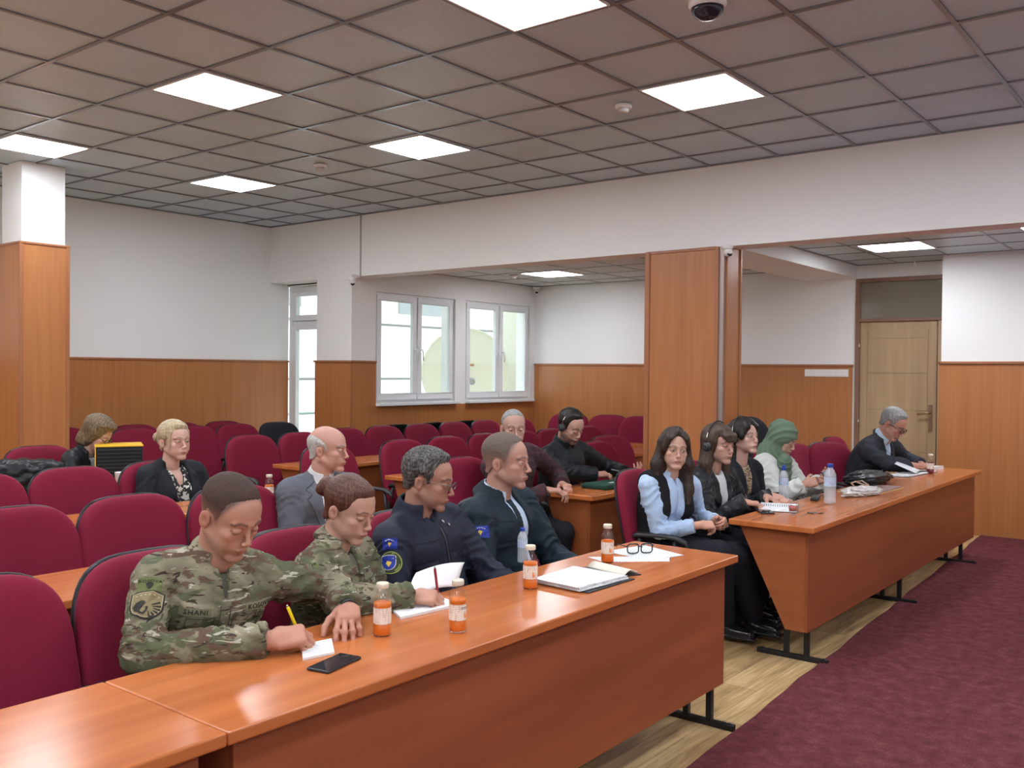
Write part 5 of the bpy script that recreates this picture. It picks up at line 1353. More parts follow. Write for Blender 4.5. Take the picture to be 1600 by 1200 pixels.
H_BLOND = hair_mat('blonde_hair', (.42, .32, .19), (.68, .58, .40)); H_BOB = hair_mat('highlighted_brown_hair', (.13, .085, .045), (.36, .26, .15)); H_DBROWN = hair_mat('dark_brown_hair', (.030, .018, .013), (.075, .045, .032)); H_MBROWN = hair_mat('medium_brown_hair', (.055, .032, .022), (.13, .08, .055))
S_FAIR = (.52, .30, .215); S_TAN = (.44, .235, .155); S_RED = (.50, .245, .17)
PEN = dict(curl=((58, 62, 30), (62, 66, 34), (66, 70, 36), (70, 72, 36)), spread=(4, 1, -2, -5), thumb=(34, 34), tcurl=(0, 28))
FLAT = dict(curl=((18, 24, 14), (20, 26, 16), (26, 32, 20), (34, 38, 22)), spread=(9, 3, -3, -8), thumb=(40, 12))
REST = dict(curl=((28, 38, 22), (32, 42, 24), (36, 44, 26), (40, 46, 28)), spread=(4, 1, -2, -5), thumb=(34, 20))
GRIP = dict(curl=((50, 60, 30), (55, 62, 30), (60, 62, 30), (64, 62, 30)), spread=(4, 1, -2, -5), thumb=(40, 30))
JK = lambda mt, off=.018, **k: dict(name='jacket', mat=mt, off=off, **k)
CAMOC = dict(r=.066, h=.020, flare=.45, t=.006, gap=34, z=.020, tilt=22)
# 1 man writing in camouflage
def patchset(B, side, big=True):
    pass
b1 = person('man in camouflage uniform with cropped hair writing with a yellow pen', (-1.405, -2.275, 1.135), 4, 27, 0, -12, (-1.44, -2.10),
    dict(w=(-1.450, -2.545, .802), fwd=(.80, -.52, .10), palm=(.25, .45, -.85), pose=PEN, elbow=(-1.715, -2.30, .775)),
    dict(w=(-1.115, -2.495, .825), fwd=(-.62, -.72, -.16), palm=(-.05, -.1, -1), pose=FLAT, elbow=(-1.02, -2.32, .845)),
    dict(res=.0028, hres=.0023, scale=1.04, skin=(.46, .245, .17), lids=.92, brow=(.05, .035, .025), beard=(.22, (.16, .11, .09)), neck=.085, sw=.205, bulk=1.12, reach=.035, cres=.0065, hand=1.03,
         hair=dict(line='short', fade=(.036, .030, .027), t=.0045, top=.001, taper=.03, mat=H_BROWN, strand=.0004, rough=.0012), scalp=(.9, (.060, .043, .033), HAIRLINES['short']), trousers=M_CAMO,
         layers=[dict(name='undershirt', mat=M_OLIVE, off=.004, arms=0, wr=0, neckhole=.062, res=.009, hem=-.25),
                 JK(M_CAMO, .017, wr=.0058, wf=30, collar=CAMOC, open=[(-.028, .06), (.028, .06), (.006, -.12), (-.002, -.12)], sleeve=.93,
                    **{'raise': [([(-.13, -.115), (-.035, -.115), (-.035, -.215), (-.13, -.215)], .005), ([(.04, -.115), (.135, -.115), (.135, -.215), (.04, -.215)], .005), ([(-.016, .0), (.02, .0), (.02, -.6), (-.016, -.6)], .004)]})]))
b2 = person('woman in camouflage uniform with auburn hair in a bun, writing', (-.845, -2.20, 1.085), 12, 20, 0, 24, (-.86, -2.08),
    dict(w=(-.80, -2.485, .800), fwd=(.45, -.85, .02), palm=(.55, .1, -.8), pose=PEN, elbow=(-1.02, -2.36, .80)),
    dict(w=(-.58, -2.38, .64)),
    dict(res=.0028, hres=.0023, fem=1, scale=.96, skin=(.50, .30, .22), lids=.75, brow=(.12, .06, .04), neck=.085, sw=.175, bulk=1.0, cres=.0065, reach=.035,
         hair=dict(line='back', t=.007, top=.004, mat=H_AUB, strand=.0005, along='back', balls=[((0, .125, .035), (.036, .034, .040)), ((.012, .140, .045), (.022, .024, .026)), ((-.012, .138, .022), (.022, .022, .024))]), trousers=M_CAMO,
         layers=[dict(name='undershirt', mat=M_OLIVE, off=.003, arms=0, wr=0, neckhole=.058, res=.009, hem=-.25),
                 JK(M_CAMO, .016, wr=.0052, wf=32, collar=dict(r=.060, h=.018, flare=.45, t=.006, gap=36, z=.018, tilt=22), open=[(-.034, .06), (.034, .06), (.006, -.15), (-.002, -.15)], sleeve=.93,
                    **{'raise': [([(-.12, -.14), (-.035, -.14), (-.035, -.23), (-.12, -.23)], .004), ([(.04, -.14), (.125, -.14), (.125, -.23), (.04, -.23)], .004)]})]))
b3 = person('man in dark navy jacket and thin glasses looking towards the right', (-.345, -2.12, 1.14), 26, 12, 2, 4, (-.30, -2.08),
    dict(w=(-.52, -2.42, .66)), dict(w=(-.05, -2.44, .64)),
    dict(res=.0028, scale=1.0, skin=(.36, .185, .125), lids=.6, brow=(.05, .04, .035), beard=(.25, (.14, .11, .10)), nose=1.25, sw=.19, bulk=1.08, belly=.6, cres=.007,
         hair=dict(line='short', t=.012, top=.008, mat=H_SALT, strand=.0004, rough=.0050, wob=.0030), trousers=M_TROU,
         layers=[JK(M_NAVY, .024, wr=.0055, wf=26, collar=dict(r=.074, h=.034, flare=.30, t=.0085, gap=24, z=.020, tilt=16), open=[(-.020, .06), (.020, .06), (.004, -.06), (-.002, -.06)],
                    **{'raise': [([(-.155, -.19), (-.04, -.19), (-.04, -.30), (-.155, -.30)], .005), ([(.045, -.19), (.155, -.19), (.155, -.30), (.045, -.30)], .005), ([(-.020, .0), (.024, .0), (.024, -.6), (-.020, -.6)], .005)]}),
                 dict(name='undershirt', mat=M_BKNIT, off=.008, arms=0, wr=0, neckhole=.060, res=.010, hem=-.2)], extra=[glasses_on(mat('thin_steel', (.25, .25, .26), .3, .8), False, .0013, .020)]))
b4 = person('grey haired man in open dark navy jacket over a pale blue shirt, mouth slightly open', (.19, -2.10, 1.178), 17, 2, 0, 8, (.22, -2.04),
    dict(w=(.06, -2.40, .64)), dict(w=(.42, -2.42, .64)),
    dict(res=.0028, scale=1.04, skin=(.44, .245, .18), lids=.45, brow=(.10, .08, .07), beard=(.2, (.22, .18, .16)), nose=1.2, sw=.205, bulk=1.12, belly=.4, cres=.007,
         hair=dict(line='short', fade=(.115, .098, .082), t=.005, top=.004, taper=.03, mat=hair_mat('cropped_grey_hair', (.11, .095, .08), (.24, .21, .18)), strand=.0004, rough=.0012), scalp=(.85, (.14, .11, .09), HAIRLINES['short']), trousers=M_TROU,
         layers=[dict(name='shirt', mat=M_LBSHIRT, off=.010, arms=0, wr=0, collar=dict(r=.064, h=.019, flare=.35, t=.004, gap=16, z=.022, tilt=20), res=.0045),
                 dict(name='tie', mat=M_NAVY2, off=.0135, arms=0, wr=0, neckhole=0, res=.006, hem=-.6, keep=[(-.028, -.012), (.028, -.012), (.018, -.05), (.036, -.40), (-.036, -.40), (-.018, -.05)]),
                 JK(M_NAVY2, .024, wr=.0055, wf=26, collar=dict(r=.078, h=.024, flare=.6, t=.0085, gap=30, z=.012, tilt=20), open=[(-.050, .06), (.060, .06), (.055, -.10), (.120, -.62), (-.005, -.62), (-.03, -.10)],
                    **{'raise': [([(-.16, -.20), (-.05, -.20), (-.05, -.31), (-.16, -.31)], .005)]})]))
b5 = person('woman with long dark hair, light blue shirt and black waistcoat, hands clasped', (1.745, -2.12, 1.142), -46, 2, 3, -26, (1.80, -1.98),
    dict(w=(1.735, -2.30, .715), fwd=(.72, -.62, -.02), palm=(.30, .35, -.75), pose=GRIP, pole=(-.5, .4, -1)),
    dict(w=(1.93, -2.31, .715), fwd=(-.40, -.90, .05), palm=(-.75, .2, -.3), pose=GRIP, pole=(.6, .4, -1)),
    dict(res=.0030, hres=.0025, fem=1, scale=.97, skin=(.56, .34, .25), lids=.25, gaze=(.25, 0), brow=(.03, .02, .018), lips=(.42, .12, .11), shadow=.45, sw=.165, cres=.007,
         hair=dict(line='back', t=.012, top=.004, part=.022, mat=H_DBROWN, strand=.0012, face=((0, -.105, -.030), (.062, .080, .120)), k=.03,
                   locks=[((x*.006, -.030, .118), (x*.050, -.062, .072), .012, .012) for x in (-1, 1)]+[((x*.050, -.062, .072), (x*.073, -.040, -.005), .012, .014) for x in (-1, 1)]+[((x*.006, -.060, .108), (x*.042, -.078, .066), .008, .008) for x in (-1, 1)]+[((x*.042, -.078, .066), (x*.070, -.050, .01), .008, .008) for x in (-1, 1)]+[((x*.070, .02, .03), (x*.092, .015, -.10), .030, .038) for x in (-1, 1)]+[((x*.092, .015, -.10), (x*.105, -.01, -.25), .038, .028) for x in (-1, 1)]+[((x*.105, -.01, -.24), (x*.10, -.04, -.32), .028, .014) for x in (-1, 1)]+[((0, .07, 0), (0, .08, -.22), .06, .07), ((-.05, .05, -.1), (-.07, .05, -.28), .05, .03), ((.05, .05, -.1), (.07, .05, -.28), .05, .03)]), trousers=M_TROU,
         legs={'R': (1.74, -2.42, .56, 0, 2.00, -2.33, .12), 'L': (1.92, -2.44, .53, 0, 2.15, -2.44, .13)}, toe={'R': (.10, -1, 0), 'L': (.0, -1, 0)}, tres=.010, trad=(.088, .076, .076, .062), neckr=.85,
         layers=[dict(name='shirt', mat=M_BSHIRT, off=.010, armoff=.6, wr=.0045, wf=34, collar=dict(r=.060, h=.020, flare=.5, t=.0045, gap=30, z=.008, tilt=26), open=[(-.022, .06), (.022, .06), (.002, -.07), (-.001, -.07)], sleeve=.80, cuff=0),
                 dict(name='waistcoat', mat=M_BKNIT, off=.019, arms=0, wr=.002, neckhole=.075, open=[(-.066, .08), (.066, .08), (.050, -.14), (.034, -.60), (-.034, -.60), (-.050, -.14)])]))
LONG = lambda m, **k: dict(line='full', t=.013, top=.008, mat=m, strand=.0012, face=((0, -.105, -.042), (.064, .080, .105)), k=.03,
    locks=[((x*.068, .02, .02), (x*.085, .02, -.12), .032, .036) for x in (-1, 1)]+[((x*.085, .02, -.12), (x*.095, -.005, -.26), .036, .020) for x in (-1, 1)]+[((0, .07, 0), (0, .08, -.22), .055, .06)], **k)
b6 = person('woman with long brown fringe hair, headphones and black leather jacket', (2.325, -2.12, 1.135), -14, 3, 0, -8, (2.36, -1.98),
    dict(w=(2.20, -2.36, .80), fwd=(.5, -.85, -.05), palm=(.1, 0, -1), pose=REST), dict(w=(2.52, -2.36, .80), fwd=(-.35, -.9, -.05), palm=(-.1, 0, -1), pose=REST),
    dict(res=.0034, fem=1, scale=1.0, skin=(.52, .31, .235), lids=.35, brow=(.06, .035, .03), sw=.165, hp=.024, noear=1, cres=.008,
         hair=dict(LONG(H_MBROWN), locks=LONG(H_MBROWN)['locks']+[((-.045, -.088, .062), (-.030, -.100, .034), .016, .009), ((-.015, -.096, .066), (-.008, -.106, .034), .016, .009), ((.015, -.096, .066), (.012, -.106, .034), .016, .009), ((.045, -.088, .062), (.034, -.100, .034), .016, .009)], face=((0, -.110, -.062), (.060, .075, .088))), trousers=M_TROU,
         layers=[dict(name='top', mat=M_WSHIRT, off=.006, arms=0, wr=.002, neckhole=.060), JK(M_LEATH, .018, wr=.0045, collar=dict(r=.070, h=.020, flare=.9, t=.006, gap=55, z=.006, tilt=20), open=[(-.060, .06), (.075, .06), (.040, -.20), (.050, -.60), (-.030, -.60), (-.030, -.20)],
              **{'raise': [([(-.055, -.02), (-.13, -.07), (-.14, -.16), (-.03, -.26)], .008), ([(.07, -.02), (.14, -.07), (.15, -.15), (.045, -.26)], .008)]})], extra=[headphones]))
b7 = person('dark haired woman with headphones, black jacket and leopard print scarf, chin raised', (2.745, -2.10, 1.160), -15, -6, 0, -10, (2.80, -1.96),
    dict(w=(2.62, -2.36, .80), fwd=(-.4, -.9, -.05), palm=(.1, 0, -1), pose=REST), dict(w=(2.92, -2.30, .74), fwd=(-.35, -.9, -.05), palm=(-.1, 0, -1), pose=REST),
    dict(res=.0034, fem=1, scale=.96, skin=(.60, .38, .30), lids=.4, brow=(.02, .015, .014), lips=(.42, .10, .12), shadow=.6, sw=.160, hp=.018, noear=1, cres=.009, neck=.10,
         hair=dict(LONG(H_BLACK), line='back', part=.02, locks=[((x*.006, -.030, .118), (x*.050, -.062, .072), .012, .012) for x in (-1, 1)]+[((x*.050, -.062, .072), (x*.073, -.040, -.005), .012, .014) for x in (-1, 1)]+[((x*.006, -.060, .108), (x*.042, -.078, .066), .008, .008) for x in (-1, 1)]+[((x*.042, -.078, .066), (x*.070, -.050, .01), .008, .008) for x in (-1, 1)]+[((x*.060, .05, .0), (x*.05, .07, -.20), .035, .03) for x in (-1, 1)]), trousers=M_TROU,
         layers=[dict(name='scarf', mat=M_LEOP, off=.012, arms=0, wr=.003, neckhole=.056, hem=-.32), JK(M_BSUIT, .018, wr=.003, open=[(-.055, .06), (.055, .06), (.022, -.18), (.01, -.60), (-.01, -.60), (-.022, -.18)])], extra=[headphones]))
def hijab(B):
    sf = B.sf; s = 1; G = Field()
    G.ops.append(('u', .0, lambda P: p_ell(sf.to(P), (0, .016, .034), (.094, .114, .102)))); G._bb([sf.w(0, .016, .03)], .12)
    for a, b, r0, r1 in (((0, .02, -.02), (0, .04, -.14), .082, .088), ((0, -.03, -.10), (0, .0, -.16), .060, .085), ((-.03, .03, -.14), (-.10, .03, -.22), .075, .05), ((.03, .03, -.14), (.10, .03, -.22), .075, .05)): G.cap(sf, a, b, r0, r1, .04)
    a = B.T.w(-.02, -.10, -.04); b = B.T.w(.04, -.135, -.34); G.cap(WORLD, a, b, .070, .050, .04, flat=(B.T.d(0, 1, .3), 1.5)); G.cap(WORLD, B.T.w(.10, -.02, -.05), B.T.w(-.05, -.10, -.16), .06, .06, .04)
    G.ops.append(('s', .010, lambda P: p_ell(sf.to(P), (0, -.110, -.036), (.049, .062, .074))))
    V, Q = mesh_field(G, G.lo, G.hi, .0045); n = grad(G, V).astype(float); L_ = sf.to(V)
    ph = np.hypot(L_[:, 1]+.10, L_[:, 2]+.04)*130+L_[:, 0]*14+1.5*np.sin(L_[:, 2]*26)
    V = V+n*(.0042*(1-2*np.abs(np.sin(ph*.5)))*np.clip((np.hypot(L_[:, 1]+.10, L_[:, 2]+.04)-.07)/.05, 0, 1))[:, None]
    np_mesh('headscarf', V, Q, M_GREEN, B.root)
b8 = person('woman in sage green headscarf and white blouse looking down at a phone', (3.345, -2.13, 1.125), -3, 26, 0, -4, (3.34, -1.98),
    dict(w=(3.16, -2.37, .830), fwd=(.55, -.75, .28), palm=(.55, .3, -.2), pose=GRIP, pole=(-.6, .3, -1)), dict(w=(3.40, -2.38, .830), fwd=(-.25, -.9, .28), palm=(-.5, .2, .5), pose=GRIP, pole=(.6, .3, -1)),
    dict(res=.0034, fem=1, scale=.96, skin=(.52, .33, .25), lids=.95, brow=(.04, .03, .025), lips=(.40, .15, .14), sw=.165, noear=1, cres=.009, trousers=M_TROU,
         layers=[dict(name='blouse', mat=M_WBLOUSE, off=.022, wr=.007, wf=30, armoff=1.25, sleeve=.9)], extra=[hijab]))
b9 = person('grey haired man with dark glasses in a charcoal suit reading papers at the far right', (5.15, -2.37, 1.165), -4, 34, 0, -6, (5.28, -1.98),
    dict(w=(5.17, -2.58, .815), fwd=(.75, -.6, .05), palm=(.3, .2, -.9), pose=REST, elbow=(4.99, -2.38, .84)), dict(w=(5.46, -2.52, .81), fwd=(-.75, -.5, .05), palm=(-.3, .2, -.9), pose=REST, elbow=(5.62, -2.34, .84)),
    dict(res=.0036, scale=1.06, skin=(.50, .26, .19), lids=.9, brow=(.1, .09, .08), sw=.21, bulk=1.2, belly=.8, cres=.009, neck=.075,
         hair=dict(line='short', t=.011, top=.008, mat=H_GREY, strand=.0012, rough=.001), trousers=M_DSUIT,
         layers=[dict(name='shirt', mat=M_LBSHIRT, off=.008, arms=0, wr=0, collar=dict(r=.068, h=.020, flare=.35, t=.0045, gap=24, z=.018, tilt=20), res=.0045), JK(M_DSUIT, .020, wr=.0045, collar=dict(r=.078, h=.016, flare=.9, t=.006, gap=60, z=.006, tilt=14), open=[(-.060, .06), (.060, .06), (.030, -.20), (.02, -.40), (-.02, -.40), (-.030, -.20)],
              **{'raise': [([(-.055, -.02), (-.11, -.06), (-.12, -.13), (-.02, -.36)], .006), ([(.055, -.02), (.11, -.06), (.12, -.13), (.02, -.36)], .006)]})], extra=[glasses_on(M_BLKFR, True, .0026, .021)]))
b10 = person('woman with bobbed highlighted hair and black jacket bent over her desk', (.405, 1.95, 1.095), 36, 34, 0, 20, (.32, 2.18),
    dict(w=(.32, 1.82, .80), fwd=(.5, -.85, -.05), palm=(.1, 0, -1), pose=REST), dict(w=(.60, 1.80, .80), fwd=(-.35, -.9, -.05), palm=(-.1, 0, -1), pose=REST),
    dict(res=.004, hres=.004, fem=1, scale=.98, skin=(.55, .34, .27), lids=.95, brow=(.12, .08, .05), sw=.165, noear=1, cres=.010,
         hair=dict(line='full', t=.022, top=.012, mat=H_BOB, strand=.0022, along='part', face=((0, -.112, -.055), (.062, .080, .090)), k=.03, locks=[((x*.064, .01, .03), (x*.070, .0, -.045), .034, .028) for x in (-1, 1)]+[((x*.03, -.05, .085), (x*.060, -.035, .02), .026, .020) for x in (-1, 1)]+[((0, .06, .03), (0, .06, -.05), .065, .055)]), trousers=M_TROU,
         layers=[dict(name='top', mat=M_WSHIRT, off=.005, arms=0, wr=.001, neckhole=.062), JK(M_LEATH, .018, wr=.004, collar=dict(r=.070, h=.016, flare=.5, t=.006, gap=40, z=.010, tilt=20), open=[(-.045, .06), (.045, .06), (.030, -.60), (-.030, -.60)])], extra=[glasses_on(M_BLKFR, True, .002, .021)]))
b11 = person('blonde woman with hair tied back, black blazer and black and white blouse', (.195, .60, 1.125), 4, 0, 0, 4, (.20, .66),
    dict(w=(.10, .36, .70)), dict(w=(.38, .36, .70)),
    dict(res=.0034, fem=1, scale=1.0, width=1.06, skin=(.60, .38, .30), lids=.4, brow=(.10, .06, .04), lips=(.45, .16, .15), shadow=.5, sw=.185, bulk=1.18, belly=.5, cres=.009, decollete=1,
         hair=dict(line='back', t=.013, top=.008, mat=H_BLOND, strand=.0006, along='back', wob=.002, locks=[((-.060, -.05, .06), (-.076, -.045, -.05), .012, .004), ((.060, -.05, .06), (.076, -.045, -.06), .012, .004)], balls=[((0, .118, .0), (.040, .036, .040)), ((.03, .14, .02), (.02, .03, .02)), ((-.03, .135, .02), (.03, .02, .03))]), trousers=M_TROU,
         layers=[dict(name='blouse', mat=M_FLORAL, off=.006, arms=0, wr=.003, neckhole=.07, open=[(-.07, .08), (.07, .08), (.02, -.14), (-.02, -.14)]), JK(M_BSUIT, .019, wr=.0035, collar=dict(r=.080, h=.014, flare=1.0, t=.006, gap=70, z=.0, tilt=14), open=[(-.080, .06), (.080, .06), (.060, -.18), (.03, -.40), (-.03, -.40), (-.060, -.18)],
              **{'raise': [([(-.075, -.02), (-.12, -.06), (-.14, -.13), (-.03, -.38)], .006), ([(.075, -.02), (.12, -.06), (.14, -.13), (.03, -.38)], .006)]})]))
b12 = person('bald man with white side hair in a grey suit, white shirt and dark tie', (.185, -.88, 1.162), 27, 3, 0, -16, (.20, -.80),
    dict(w=(.08, -1.08, .70)), dict(w=(.42, -1.10, .70)),
    dict(res=.0032, scale=1.02, skin=(.52, .29, .22), lids=.5, brow=(.22, .18, .15), nose=1.15, sw=.20, bulk=1.10, belly=.4, cres=.008,
         hair=dict(line='bald', t=.006, top=.0, mat=H_WHITE, strand=.0005, rough=.001), trousers=M_GSUIT,
         layers=[dict(name='shirt', mat=M_WSHIRT, off=.009, arms=0, wr=0, collar=dict(r=.063, h=.021, flare=.30, t=.0045, gap=12, z=.020, tilt=20), res=.0045),
                 dict(name='tie', mat=M_BSUIT, off=.0125, arms=0, wr=0, neckhole=0, res=.006, keep=[(-.024, -.008), (.024, -.008), (.014, -.045), (.034, -.40), (-.034, -.40), (-.014, -.045)]),
                 JK(M_GSUIT, .020, wr=.004, collar=dict(r=.076, h=.016, flare=.9, t=.006, gap=62, z=.004, tilt=14), open=[(-.060, .06), (.060, .06), (.040, -.20), (.0, -.36), (-.040, -.20)],
                    **{'raise': [([(-.055, -.02), (-.11, -.06), (-.12, -.13), (-.0, -.36)], .006), ([(.055, -.02), (.11, -.06), (.12, -.13), (.0, -.36)], .006)]})]))
b13 = person('balding man in dark plaid jacket half hidden behind the short haired navy jacket man', (1.835, -.85, 1.205), -40, 6, 0, -8, (1.98, -.72),
    dict(w=(1.86, -1.12, .80), fwd=(.6, -.8, 0), palm=(.1, 0, -1), pose=REST), dict(w=(2.20, -1.00, .80), fwd=(-.5, -.8, 0), palm=(-.1, 0, -1), pose=REST, elbow=(2.38, -.84, .84)),
    dict(res=.004, hres=.0035, scale=1.02, skin=(.50, .30, .23), lids=.55, brow=(.15, .12, .1), sw=.20, bulk=1.1, cres=.010,
         hair=dict(line='receding', t=.004, top=.0, mat=H_GREY, strand=.0004, rough=.001), trousers=M_TROU,
         layers=[JK(M_PLAID, .020, wr=.005, collar=dict(r=.070, h=.02, flare=.4, t=.006, gap=24, z=.012, tilt=18))]))
b14 = person('young man in black jacket with headphones and short beard looking down at his phone', (2.545, -.83, 1.183), -8, 24, 0, -6, (2.62, -.66),
    dict(w=(2.60, -1.02, .835), fwd=(.80, -.5, .08), palm=(.1, .2, -.9), pose=REST, elbow=(2.40, -.86, .86)), dict(w=(2.93, -1.06, .830), fwd=(.05, -.95, .05), palm=(.1, 0, .95), pose=REST, elbow=(3.02, -.86, .84)),
    dict(res=.0036, hres=.0032, scale=1.0, skin=(.48, .28, .21), lids=.9, brow=(.015, .012, .01), beard=(.7, (.03, .02, .018)), sw=.20, bulk=1.12, cres=.009,
         hair=dict(line='short', t=.010, top=.010, mat=H_BLACK, strand=.0008, rough=.0015), trousers=M_TROU,
         layers=[JK(fabric('black_shell_cloth', (.012, .014, .016), .15, 200, .5), .022, wr=.0055, collar=dict(r=.068, h=.026, flare=.15, t=.008, gap=10, z=.022, tilt=16))], extra=[headphones]))
# ------------------------------------------------------------------ badges, tapes and small things worn or held
M_OLIVEP = mat('olive_badge', (.12, .14, .045), .8); M_DARKTH = mat('dark_thread', (.018, .018, .014), .8); M_TANTH = mat('tan_thread', (.40, .34, .20), .8)
M_BLUEB = mat('badge_blue', (.01, .03, .30), .7); M_GOLD = mat('gold_thread', (.62, .42, .05), .6); M_WHTH = mat('white_thread', (.7, .7, .7), .7); M_YGR = mat('yellow_green_thread', (.42, .44, .08), .7); M_TAPE = mat('name_tape', (.20, .19, .11), .85)
def sleeve_axes(B, sd, fwd=.5, t=.45, down=0.0, lift=.16):
    S, E = B.sh[sd], B.el[sd]; x = -1 if sd == 'R' else 1; v = unit(S-E); out = B.T.m[:, 0]*x-B.T.m[:, 1]*fwd
    out = unit(out-v*np.dot(out, v)); u = np.cross(v, out); o = S+(E-S)*t+out*lift; return o, u, v
def shield(w, h, n=10):
    top = [(-w/2+w*i/6, h*.46+.10*h*math.sin(PI*i/6)*.6) for i in range(7)]
    r = [(w*.5*math.cos(R(a))*1.0, -h*.0+h*.52*math.sin(R(a))) for a in range(0, -91, -15)]; l = [(-x, y) for x, y in reversed(r[:-1])]
    return top+[(w*.5, h*.25)]+r+l+[(-w*.5, h*.25)]
def fan(pts, c=(0, 0)): return [c]+list(pts), [(0, i+1, (i+1) % len(pts)+1) for i in range(len(pts))]
def star(cx, cy, r, n=5): return fan([(cx+(r if k % 2 == 0 else r*.42)*math.sin(PI*k/n), cy+(r if k % 2 == 0 else r*.42)*math.cos(PI*k/n)) for k in range(2*n)], (cx, cy))
def merge(lst):
    V = []; F = []
    for v, f in lst: o = len(V); V += list(v); F += [tuple(i+o for i in g) for g in f]
    return V, F
def txt(s, size, cx=0, cy=0, arc=0, sx=1.0, sp=1.05):
    v, f = text_mesh(s, size, 0, sx, sp); return [(p[0]+cx, p[1]+cy-arc*p[0]*p[0]) for p in v], f
def army_badge(B, s=1.0, fwd=.5, t=.42, rot=0):
    o, u, v = sleeve_axes(B, 'R', fwd, t)
    if rot: a = R(rot); u, v = u*math.cos(a)+v*math.sin(a), v*math.cos(a)-u*math.sin(a)
    J = 'jacket'; V, F = gridpoly(.068*s, .042*s, 5, 4); fl = decal('flag_patch', M_OLIVEP, B.root, B, J, o+v*.052*s, u, v, V, F, .003)
    for nm, d, mm in (('lettering', txt('KOSOVA', .012*s, 0, .010*s, 0, 1.3), M_DARKTH), ('emblem', fan([(-.011*s, .002*s), (0, .007*s), (.011*s, .001*s), (.005*s, -.010*s), (-.002*s, -.015*s), (-.008*s, -.007*s)]), M_DARKTH)):
        decal(nm, mm, fl, B, J, o+v*.052*s, u, v, *d, .0045)
    c = o-v*.012*s; sh_ = decal('shield_patch', M_DARKTH, B.root, B, J, c, u, v, *fan(shield(.088*s, .082*s)), .004)
    decal('shield_border', M_TANTH, sh_, B, J, c, u, v, *fan(shield(.080*s, .074*s)), .0052)
    decal('shield_field', mat('shield_brown', (.22, .18, .09), .8), sh_, B, J, c, u, v, *fan(shield(.075*s, .069*s)), .0062)
    decal('stars', M_TANTH, sh_, B, J, c, u, v, *merge([star((-.028+.0112*k)*s, (.024+.004*math.sin(PI*k/5))*s, .0042*s) for k in range(6)]), .0074)
    body = fan([(-.034*s, -.008*s), (-.026*s, .004*s), (-.015*s, .010*s), (-.006*s, .008*s), (-.002*s, .003*s), (-.009*s, .002*s), (-.012*s, -.004*s), (-.004*s, -.010*s), (.006*s, -.008*s), (.004*s, -.020*s), (-.004*s, -.032*s), (-.016*s, -.030*s), (-.028*s, -.020*s)], (-.014*s, -.012*s))
    rays = []
    for k in range(6):
        a = R(38-22*k); a2 = a-R(9); r0, r1 = .012*s, (.036-.001*k)*s; bx, by = .004*s, -.008*s
        rays.append(([(bx+r0*math.cos(a), by+r0*math.sin(a)), (bx+r1*math.cos(a), by+r1*math.sin(a)*.9), (bx+r1*math.cos(a2), by+r1*math.sin(a2)*.9), (bx+r0*math.cos(a2), by+r0*math.sin(a2))], [(0, 1, 2, 3)]))
    decal('eagle', M_DARKTH, sh_, B, J, c, u, v, *merge([body]+rays), .0078)
army_badge(b1, 1.05, 2.0, .42); army_badge(b2, .92, .62, .42)
def tape(B, x, z, s, w, h=.024):
    T = B.T; u = T.m[:, 0]; v = T.m[:, 2]; o = T.w(x, -.20, z*B.q); u2 = unit(u+T.m[:, 1]*(.55 if x > 0 else -.55)*abs(x)*4); o = o+T.m[:, 0]*x*.9
    V, F = gridpoly(w, h, 8, 2); t_ = decal('name_tape', M_TAPE, B.root, B, 'jacket', o, u2, v, V, F, .003); decal('tape_lettering', M_DARKTH, t_, B, 'jacket', o, u2, v, *txt(s, h*.86, 0, 0, 0, 1.15, 1.1), .005)
tape(b1, -.052, -.138, 'SHANI', .095); tape(b1, .070, -.125, 'KOSOVA', .112)
def flag(B, w, h, fwd, t, dz, J='jacket'):
    o, u, v = sleeve_axes(B, 'R', fwd, t); o = o+v*dz; V, F = gridpoly(w, h, 5, 4); fl = decal('flag_patch', M_BLUEB, B.root, B, J, o, u, v, V, F, .003)
    decal('stars', M_WHTH, fl, B, J, o, u, v, *merge([star((-.5+k/5)*w*.5, h*(.24+.10*math.sin(PI*k/5)), h*.065) for k in range(6)]), .0045)
    decal('gold_map', M_GOLD, fl, B, J, o, u, v, *fan([(-.13*w, 0), (-.04*w, .15*h), (.03*w, .08*h), (.14*w, .02*h), (.06*w, -.14*h), (0, -.34*h), (-.04*w, -.16*h)], (0, -.04*h)), .0045)
flag(b4, .080, .052, .75, .22, .0); flag(b3, .058, .042, .6, .06, .0)
o, u, v = sleeve_axes(b3, 'R', .65, .29); o = o-v*.012
ci = lambda r, n=22: fan([(r*math.sin(2*PI*k/n), r*math.cos(2*PI*k/n)) for k in range(n)])
pt = decal('round_patch', M_YGR, b3.root, b3, 'jacket', o, u, v, *ci(.044), .004)
decal('patch_ring', mat('patch_green', (.035, .055, .02), .8), pt, b3, 'jacket', o, u, v, *ci(.0405), .0055); decal('ring_lettering', M_YGR, pt, b3, 'jacket', o, u, v, *merge([([( .033*math.cos(R(a)), .033*math.sin(R(a))), (.038*math.cos(R(a)), .038*math.sin(R(a))), (.038*math.cos(R(a+7)), .038*math.sin(R(a+7))), (.033*math.cos(R(a+7)), .033*math.sin(R(a+7)))], [(0, 1, 2, 3)]) for a in range(-60, 75, 11)]), .0068)
decal('shield_border', M_WHTH, pt, b3, 'jacket', o-u*.006, u, v, *fan(shield(.056, .058)), .0070); decal('shield_field', M_BLUEB, pt, b3, 'jacket', o-u*.006, u, v, *fan(shield(.051, .053)), .0082)
